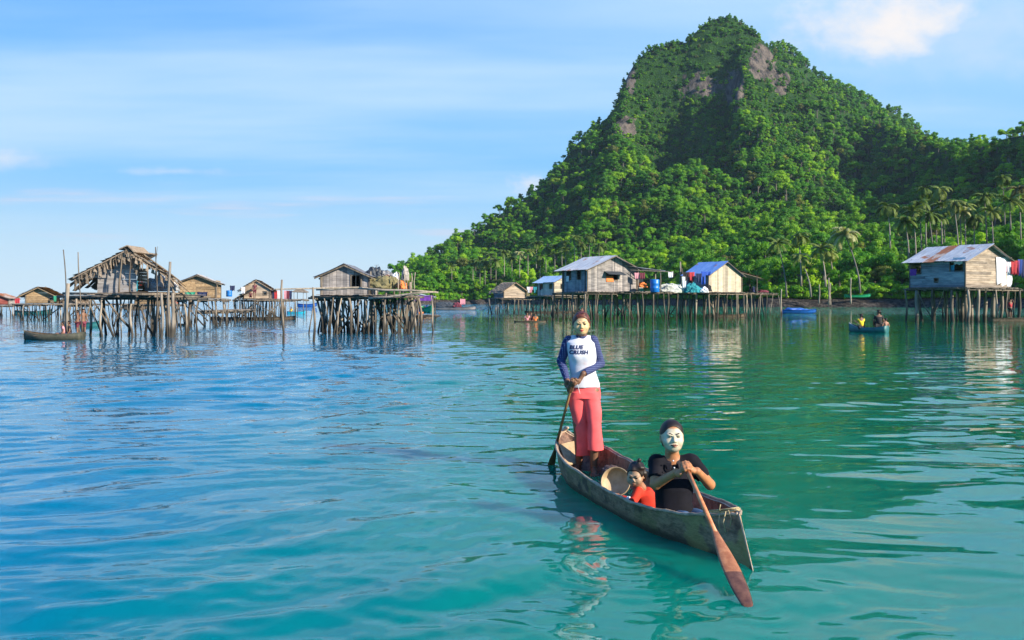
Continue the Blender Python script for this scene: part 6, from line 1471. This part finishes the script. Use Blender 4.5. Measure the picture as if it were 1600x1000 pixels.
# ---------------------------------------------------------------- the standing woman
WY = 8.62; sW = F / WY
def woman():
    X0 = (913 - 800) / sW; root = empty('person', (X0, WY, .0)); tag(root, 'woman standing in the canoe in white shirt with navy sleeves and coral trousers', 'person')
    g2 = lambda px, py, y=0.0: np.array(((px - 800) * (WY + y) / F - X0, y, H - (py - HZ) * (WY + y) / F))
    lo, hi = (-.30, -.34, -.03), (.26, .22, 1.62); h = .0052
    hc = g2(908.5, 507, -.03); shl, shr = g2(888, 532, .02), g2(927, 532, .0); ell_, elr = g2(876.5, 564, .03), g2(938.5, 568, .04); wl, wr = g2(886.5, 596, -.15), g2(911, 584, -.17)
    G1 = np.array(g2(889, 602, -.19)); G2 = np.array(g2(898, 596, -.20)); tipw = np.array((W(858, 724).x - X0, W(858, 724).y - WY, -.02)); Gc = (G1 + G2) / 2 + np.array((.002, -.0, -.005)); ax = (tipw - Gc) / np.linalg.norm(tipw - Gc)
    top = Gc - ax * .06; gA = Gc + ax * .055; gB = Gc - ax * .02
    fl, fr_ = g2(905, 729, .12), g2(922, 727, -.12); fl[2] = .0; fr_[2] = .0
    hipl, hipr = g2(899, 612, .02), g2(925, 611, .0); knl, knr = g2(904, 662, .03), g2(930, 660, -.05); anl = np.array((fl[0], .13, .075)); anr = np.array((fr_[0] + .045, -.02, .075))
    b = Field(lo, hi, h); g, M = head(b, hc, 1.0, R(-3), R(0))
    b.cap(hc + (0, .025, -.06), g2(909, 534, .02), .046, .050, .03); b.cap(shl, shr, .040, .040, .03)
    b.loft([(g2(0, 606)[2] - .02, .0 - .012, .02, .115, .085), (g2(0, 588)[2], -.012, .01, .100, .075), (g2(0, 560)[2], -.02, .01, .115, .085), (g2(0, 536)[2], -.03, .015, .125, .07)], .03)
    for hp, kn, an, ft, dv in ((hipl, knl, anl, fl, (-.35, -1)), (hipr, knr, anr, fr_, (.0, -1))):
        b.cap(hp, kn, .075, .052, .03); b.cap(kn, an, .052, .034, .02); foot(b, np.array((an[0], an[1] + .045, -.005)), dv, .22)
    for sh, el, wr_ in ((shl, ell_, wl), (shr, elr, wr)): b.cap(sh, el, .040, .032, .02); b.cap(el, wr_, .033, .024, .012)
    w1 = grip(b, gA, ax, np.array((-.75, -.55, .2)), .013, -1); b.cap(wl, w1, .024, .019, .012)
    w2 = grip(b, gB, ax, np.array((.5, -.8, .3)), .013, 1); b.cap(wr, w2, .024, .019, .012)
    body = b.build('body', [skin_w], root, {'powder': powder_fn(g, M, 1.0, -.098)}); face_bits(root, g, M, 1.0, lip_m, hair_dk, .5, .9)
    hd = Field(hc - .16, hc + .17, .004); hair_cap(hd, g, M, 1.0, vol=.008, top=.002); hd.chain([g(.020, -.050, .106), g(-.045, -.045, .080), g(-.074, -.02, .03)], [.010, .010, .007], .010); hd.ell(g(0, .10, .01), (.040, .035, .040), .02); hd.wrinkle(.0018, 90, 90, 50, 3); hr = hd.build('hair', [hair_red], root)
    # shirt body
    s = Field(lo, hi, h); zz = lambda py: g2(0, py)[2]
    s.loft([(zz(604.5), .000, .012, .152, .112), (zz(597), -.004, .010, .146, .108), (zz(585), -.010, .004, .130, .098), (zz(570), -.020, .0, .128, .100), (zz(556), -.026, -.006, .135, .108), (zz(545), -.03, -.004, .140, .102), (zz(535), -.03, .004, .138, .082), (zz(530), -.03, .010, .112, .066), (zz(527.5), -.03, .012, .075, .055)], .008)
    for q, sh in ((-1, shl), (1, shr)): s.cap(sh + (-q * .055, .0, .008), sh + (-q * .005, 0, -.002), .044, .042, .03)
    for q in (-1, 1): s.ell((-.028 + q * .052, -.070, zz(556)), (.046, .034, .042), .03)
    s.wrinkle(.0035, 26, 26, 22, 1); s.cut(shl + (-.014, 0, 0), (-1, 0, .12)); s.cut(shr + (.010, 0, 0), (1, 0, .12)); sh_o = s.build('shirt', [shirt_w], root)
    # sleeves and collar
    for sh, el, wr_, sd in ((shl, ell_, wl, 1), (shr, elr, wr, 2)):
        s = Field(np.minimum(np.minimum(sh, el), wr_) - .08, np.maximum(np.maximum(sh, el), wr_) + .08, .0045)
        s.cap(sh, el, .0495, .040, .02); e2 = el + (wr_ - el) * .93; s.cap(el, e2, .0405, .031, .015); s.wrinkle(.003, 60, 60, 60, sd); dv = (wr_ - el) / np.linalg.norm(wr_ - el); s.cut(e2, tuple(dv)); s.build('sleeve', [sleeve_m], root)
    s = Field(hc - (.12, .12, .22), hc + (.12, .14, .0), .004); nb = g2(909, 533, .012); nt = g2(908.5, 524, .002); s.cap(nb, nt, .066, .054, .01, .95); s.cut(nt + (0, 0, .004), (0, -.25, 1)); s.wrinkle(.002, 90, 90, 10, 5); s.build('collar', [sleeve_m], root)
    # trousers
    s = Field(lo, hi, h); s.loft([(zz(622), .012, .012, .146, .112), (zz(608), .004, .014, .145, .106), (zz(600), .0, .014, .138, .098)], .01)
    eL, eR = g2(913, 711, .09), g2(930.5, 703, -.05); cr = zz(622)
    s.loft([(eL[2], eL[0] + .003, eL[1], .077, .070), (zz(690), g2(911, 0, .08)[0], .06, .072, .068), (knl[2], g2(907.5, 0, .03)[0], .03, .068, .070), (zz(640), g2(903, 0)[0], .02, .078, .084), (cr, g2(900, 0)[0] + .004, .015, .086, .100), (zz(612), g2(903, 0)[0], .015, .09, .104)], .014, 2.3)
    s.loft([(eR[2], eR[0], eR[1], .079, .072), (zz(684), g2(930, 0, -.04)[0], -.05, .072, .070), (knr[2], g2(929, 0, -.04)[0], -.045, .066, .070), (zz(640), g2(927, 0)[0], -.02, .076, .084), (cr, g2(924, 0)[0], .0, .086, .100), (zz(612), g2(921, 0)[0], .01, .09, .104)], .014, 2.3)
    s.wrinkle(.0045, 34, 30, 30, 7); s.build('trousers', [coral], root)
    m = MB(); a = g2(901, 598, -.205); m.tube([a, a + (.012, -.01, -.03), a + (.022, -.005, -.07), a + (.032, 0, -.105)], .0028, 5); m.build('drawstring', CL['white'], root, True)
    # lettering laid on the shirt front
    from mathutils.bvhtree import BVHTree
    bpy.context.view_layer.update(); me = sh_o.data; bvh = BVHTree.FromPolygons([v.co for v in me.vertices], [tuple(p.vertices) for p in me.polygons])
    def text(body, px0, px1, py0, py1, shear=.18, off=.05, name='lettering'):
        cu = bpy.data.curves.new('lettering', 'FONT'); cu.body = body; cu.shear = shear; cu.offset = off; cu.resolution_u = 3; cu.space_character = 1.08; ob = bpy.data.objects.new('lettering_source', cu); COL.objects.link(ob); bpy.context.view_layer.update()
        m_ = bpy.data.meshes.new_from_object(ob.evaluated_get(bpy.context.evaluated_depsgraph_get())); bpy.data.objects.remove(ob)
        bm = bmesh.new(); bm.from_mesh(m_); xs = [v.co.x for v in bm.verts]; ys = [v.co.y for v in bm.verts]; a, b_ = g2(px0, py1, -.1), g2(px1, py0, -.1)
        for v in bm.verts:
            x = a[0] + (v.co.x - min(xs)) / (max(xs) - min(xs)) * (b_[0] - a[0]); z = a[2] + (v.co.y - min(ys)) / (max(ys) - min(ys)) * (b_[2] - a[2]); v.co = Vector((x, -.4, z))
        bmesh.ops.subdivide_edges(bm, edges=[e for e in bm.edges if e.calc_length() > .006], cuts=2, use_grid_fill=False); bmesh.ops.triangulate(bm, faces=bm.faces[:])
        for v in bm.verts:
            hit = bvh.ray_cast(v.co, Vector((0, 1, 0))); v.co.y = (hit[0].y if hit[0] else -.1) - .0028
        bm.to_mesh(m_); bm.free(); m_.materials.clear(); m_.materials.append(ink); link(name, m_, root)
    text('BLUE', 890, 912, 539.5, 545.8); text('CRUSH', 889.6, 919.5, 547.2, 553.6); text('surf wear', 894, 911, 555.6, 557.6, .2, 0) if False else None
    Wt = Vector((X0, WY, 0)); A_ = Wt + Vector(top); T_ = Vector((W(858, 724).x, W(858, 724).y, -.10)); D_ = (T_ - A_).normalized()
    paddle('paddle', A_, T_ - D_ * .34, T_ + D_ * .02, 'long tan paddle held by the standing woman, dipped behind the stern', [padtan, padtan], .040, .013, flat=(.8, .3, 0))
woman()

# ---------------------------------------------------------------- the seated paddler
PY_ = 6.42; sP = F / PY_
def paddler():
    X0 = (1052 - 800) / sP; root = empty('person', (X0, PY_, 0)); tag(root, 'paddler seated at the near end of the canoe in black polo shirt, face painted white', 'person')
    g2 = lambda px, py, y=0.0: np.array(((px - 800) * (PY_ + y) / F - X0, y, H - (py - HZ) * (PY_ + y) / F))
    lo, hi = (-.26, -.46, -.06), (.36, .24, .86); h = .0048
    hc = g2(1050, 683, -.04); shl, shr = g2(1025, 724, .0), g2(1081, 723, .0); ell_, elr = g2(1024, 757, -.10), g2(1109, 757, -.08); wl, wr = g2(1057, 738, -.24), g2(1089, 736, -.24)
    Gc = g2(1072, 731, -.27); wt = W(1172, 950); tip = np.array((wt.x - X0, wt.y - PY_, .0)); ax = (tip - Gc) / np.linalg.norm(tip - Gc); gA = Gc + ax * .022; gB = Gc - ax * .012
    b = Field(lo, hi, h); hs = 1.02; g, M = head(b, hc, hs, R(0), R(-7))
    b.cap(hc + (0, .02, -.06), g2(1051, 722, .0), .046, .052, .03); b.cap(shl + (.02, 0, .0), shr + (-.02, 0, 0), .045, .045, .03)
    b.loft([(.02, .03, .03, .12, .08), (.16, .01, .02, .12, .085), (.30, .0, .01, .115, .08), (.44, .0, .0, .125, .075)], .03)
    for q in (-1, 1):
        hp = np.array((q * .08 + .035, .03, .075)); kn = np.array((q * .085 + .135, -.20, .125)); an = np.array((q * .05 + .12, -.02, .0)); b.cap(hp, kn, .075, .052, .03); b.cap(kn, an, .05, .034, .02); foot(b, an + (0, .0, -.03), (0, 1), .2)
    for sh, el, wr_ in ((shl, ell_, wl), (shr, elr, wr)): b.cap(sh, el, .043, .036, .02); b.cap(el, wr_, .037, .0245, .012)
    w1 = grip(b, gA, ax, np.array((-.6, -.75, .15)), .015, -1, .0088); b.cap(wl, w1, .0245, .020, .012)
    w2 = grip(b, gB, ax, np.array((.75, -.55, .3)), .015, 1, .0088); b.cap(wr, w2, .0245, .020, .012)
    b.build('body', [skin_p], root, {'powder': powder_fn(g, M, hs, -.115)}); face_bits(root, g, M, hs, lipd_m, hair_dk, .30, .1)
    hd = Field(hc - .16, hc + .17, .004); hair_cap(hd, g, M, hs, vol=.005, sides=False, top=.004); hd.wrinkle(.0012, 90, 90, 50, 3); hd.build('hair', [hair_dk], root)
    s = Field(lo, hi, h)
    s.loft([(.06, .025, .0, .142, .112), (.12, .012, -.01, .138, .112), (.22, 0, -.01, .130, .104), (.32, 0, -.01, .136, .106), (.40, .0, .0, .146, .098), (.445, .002, .004, .13, .078), (.468, .0, .008, .085, .060)], .01)
    for sh, el in ((shl, ell_), (shr, elr)):
        e2 = sh + (el - sh) * .50; s.cap(sh + (0, 0, .002), e2, .055, .053, .03)
    s.cap(shl + (.02, .0, .004), shr + (-.02, .0, .004), .050, .050, .03); s.cap((.0, .012, .455), shl + (0, 0, .0), .048, .05, .03); s.cap((.0, .012, .455), shr + (0, 0, .0), .048, .05, .03)
    s.cap((.0, .0, .44), tuple(g2(1051, 719, .008)), .060, .056, .02); s.cut(g2(1051, 719, 0), (0, -.35, 1)) if False else None
    s.wrinkle(.004, 26, 26, 26, 4)
    for sh, el in ((shl, ell_), (shr, elr)):
        pass
    s.build('polo_shirt', [polo], root)
    for q, sh, el in ((-1, shl, ell_), (1, shr, elr)):          # sleeve hems
        e0 = sh + (el - sh) * .50; e1 = sh + (el - sh) * .66; f = Field(np.minimum(e0, e1) - .08, np.maximum(e0, e1) + .08, .004); f.cap(e0, e1, .054, .052, .0); d = (el - sh) / np.linalg.norm(el - sh); f.cut(e1, tuple(d)); f.cut(e0, tuple(-d)); f.build('sleeve_hem', [polo], root)
    # collar wings, placket buttons
    m = MB(); c0 = g2(1051, 719, .006); nA = 22; rows = ((.058, .030), (.066, .028), (.082, -.010), (.072, -.012))
    for i in range(nA + 1):
        a = math.radians(16 + (344 - 16) * i / nA); fr_ = max(0, math.cos(a)) ** 3
        for r_, z_ in rows:
            r2 = r_ * (1 + .10 * fr_ * (z_ < 0)); m.v.append(tuple(c0 + np.array((math.sin(a) * r2, -math.cos(a) * r2 * .95, z_ - .030 * fr_ * (1 if z_ > 0 else 1.15)))))
    for i in range(nA):
        for j in range(4): q = i * 4 + j; q2 = i * 4 + (j + 1) % 4; m.f.append((q, q2, q2 + 4, q + 4)); m.mi.append(0)
    m.f += [(0, 3, 2, 1), tuple(nA * 4 + j for j in range(4))]; m.mi += [0, 0]
    for q in (-1, 1):
        a = math.radians(16 if q > 0 else 344); b0 = c0 + np.array((math.sin(a) * .085, -math.cos(a) * .088, -.040)); m.slab(b0 + (0, 0, .035), b0 + (q * .035, .012, .028), b0 + (q * .026, .004, -.014), b0 + (q * .008, -.004, -.018), .006)
    m.build('collar', mat_cloth('collar_dark', (.03, .026, .032), .2), root)
    from mathutils.bvhtree import BVHTree
    for py in (720, 731):
        m = MB(); c = g2(1052 if py < 725 else 1053.5, py, -.115 if py < 725 else -.128); m.lathe(c, [(0, -.004), (.0058, -.003), (.0058, .002), (0, .003)], 10, ax=Matrix.Rotation(R(90), 3, 'X')); m.build('button', CL['white'], root, True)
    s = Field(lo, hi, h)
    for q in (-1, 1):
        hp = np.array((q * .078 + .03, .03, .085)); kn = np.array((q * .085 + .135, -.20, .122)); s.cap(hp, kn, .082, .064, .02); an = np.array((q * .05 + .12, -.03, .03)); s.cap(kn, an, .060, .046, .02)
    s.cap((-.045, .03, .06), (.11, .03, .06), .085, .085, .02); s.wrinkle(.004, 40, 40, 40, 9); s.build('jeans', [jeans_m], root)
    Wt = Vector((X0, PY_, 0)); T_ = Vector(wt) + Vector((0, 0, -.015)); A_ = Wt + Vector(Gc - ax * .055); D_ = (T_ - A_).normalized(); L = (T_ - A_).length
    paddle('paddle', A_, A_ + D_ * L * .50, T_, 'red brown paddle held by the seated paddler, blade tip at the water', [pad_m, padwet], .052, .015, flat=(1, .1, 0))
paddler()

# ---------------------------------------------------------------- the small child
CY = 6.84; sC = F / CY
def child():
    X0 = (1008 - 800) / sC; root = empty('person', (X0, CY, 0)); tag(root, 'small child in red shirt sitting in the canoe with one hand on the gunwale', 'person')
    g2 = lambda px, py, y=0.0: np.array(((px - 800) * (CY + y) / F - X0, y, H - (py - HZ) * (CY + y) / F))
    lo, hi = (-.30, -.26, -.10), (.20, .20, .50); h = .0042; s_ = .80
    hc = g2(993.5, 742, -.04); b = Field(lo, hi, h); g, M = head(b, hc, s_, R(-24), R(12)); nk = g2(1003, 762, .0)
    for q in (-1, 1): b.ell(g(q * .036, -.055, -.036), (.024, .022, .022), .02)
    b.cap(hc + (.006, .02, -.04), nk, .030, .034, .02)
    sl_, sr_ = g2(998, 768, -.05), g2(1014, 769, .04); b.loft([(-.04, .03, .0, .07, .06), (.06, .025, 0, .07, .06), (.16, .01, .0, .066, .055), (.20, 0, 0, .05, .045)], .02)
    el = g2(989, 784, -.10); wr_ = g2(970, 777, -.03); b.cap(sl_, el, .027, .022, .02); b.cap(el, wr_, .022, .016, .01); hp = g2(964.5, 772.5, .0)
    b.cap(wr_, hp, .014, .013, .01)
    for i in range(4):
        a = hp + (0, (i - 1.5) * .0115, 0); b.chain([a, a + (-.014, 0, .003), a + (-.024, 0, -.006)], [.0062, .006, .0055], .003)
    b.chain([wr_ + (0, -.012, .004), hp + (.002, -.026, .002), hp + (-.008, -.032, .0)], [.007, .0065, .006], .004)
    el2 = g2(1022, 782, .02); w2 = g2(1012, 792, -.05); b.cap(sr_, el2, .027, .022, .02); b.cap(el2, w2, .022, .016, .01)
    for i in range(4): b.chain([w2, w2 + (-.02, -.012 + i * .008, -.008), w2 + (-.032, -.012 + i * .008, -.018)], [.009, .006, .0052], .004)
    for q in (-1, 1): b.cap((.02, q * .05, -.03), (-.13, q * .06 - .02, -.02), .042, .03, .02); b.cap((-.13, q * .06 - .02, -.02), (-.20, q * .05, -.04), .028, .02, .01)
    b.build('body', [skin_c], root, {'powder': powder_fn(g, M, s_, -.085, amt=.75)}); face_bits(root, g, M, s_, lipd_m, hair_dk, .9, 0)
    hd = Field(hc - .14, hc + .16, .004); hair_cap(hd, g, M, s_, vol=.009); hd.ell(g(.05, .0, .085), (.040, .045, .028), .02); hd.chain([g(.03, .0, .115), g(.04, .0, .150), g(.062, .01, .148)], [.010, .007, .004], .006); hd.cap(g(.07, .02, .02), g(.075, .03, -.06), .020, .012, .015); hd.wrinkle(.0065, 120, 120, 80, 3); hd.build('hair', [hair_dk], root)
    s = Field(lo, hi, h); s.loft([(-.05, .035, .0, .088, .078), (.04, .032, 0, .090, .078), (.12, .02, .0, .084, .070), (.18, .008, .0, .068, .056), (.212, .0, 0, .042, .040)], .01)
    e2 = el + (wr_ - el) * .75; s.cap(sl_, el, .037, .031, .03); s.cap(el, e2, .030, .025, .012); s.cap(sr_, el2, .037, .031, .03); s.cap(el2, el2 + (w2 - el2) * .6, .030, .026, .012); s.wrinkle(.004, 50, 50, 50, 12)
    s.build('shirt', [redshirt], root)
child()
# basin, cloth and small things lying in the canoe
def basin():
    c = P(963, 754, 7.12); M = Matrix.Rotation(R(-18), 3, 'Z') @ Matrix.Rotation(R(66), 3, 'X'); m = MB(); r = .115
    m.lathe((0, 0, 0), [(0, -.045), (r * .86, -.042), (r * .96, -.01), (r, .022), (r * 1.03, .030), (r * 1.02, .037), (r * .97, .034), (r * .93, .0), (r * .84, -.030), (0, -.034)], 36, ax=M)
    o = m.build('round_basin', mat_wood('basin_wood', (.42, .30, .17), (.60, .46, .29), 2, (1, 1, 1), .6, .2, .2), None, True); o.location = c; tag(o, 'round pale tan basin propped on its side beside the child', 'basin')
basin()
def heap(name, px, py, Y, dims, mat, label, cat, seed, rz=0):
    o = bundle(px, py, Y, dims, mat, label, seed, cat, name, None); o.rotation_euler = (0, 0, rz); o.data.polygons.foreach_set('use_smooth', [True] * len(o.data.polygons)); return o
heap('folded_net', 955, 737, 7.95, (.15, .26, .05), mat_plain('net_brown', (.085, .05, .045), .9, .5, 40), 'dark brown net heaped against the inner side behind the basin', 'net', 201)
0 and heap('pink_rag', 954, 719, 8.05, (.13, .12, .06), mat_cloth('rag_pink', (.42, .17, .17), .2), 'faded pink rag lying on the brown net', 'rag', 202)
heap('pale_wrapper', 983, 786, 6.75, (.07, .05, .045), CL['white'], 'white crumpled wrapper by the hand of the child', 'wrapper', 203)
0 and heap('grey_cloth', 1012, 770, 7.1, (.16, .25, .20), mat_cloth('cloth_grey', (.20, .15, .15), .2), 'grey brown cloth behind the child', 'cloth', 204)
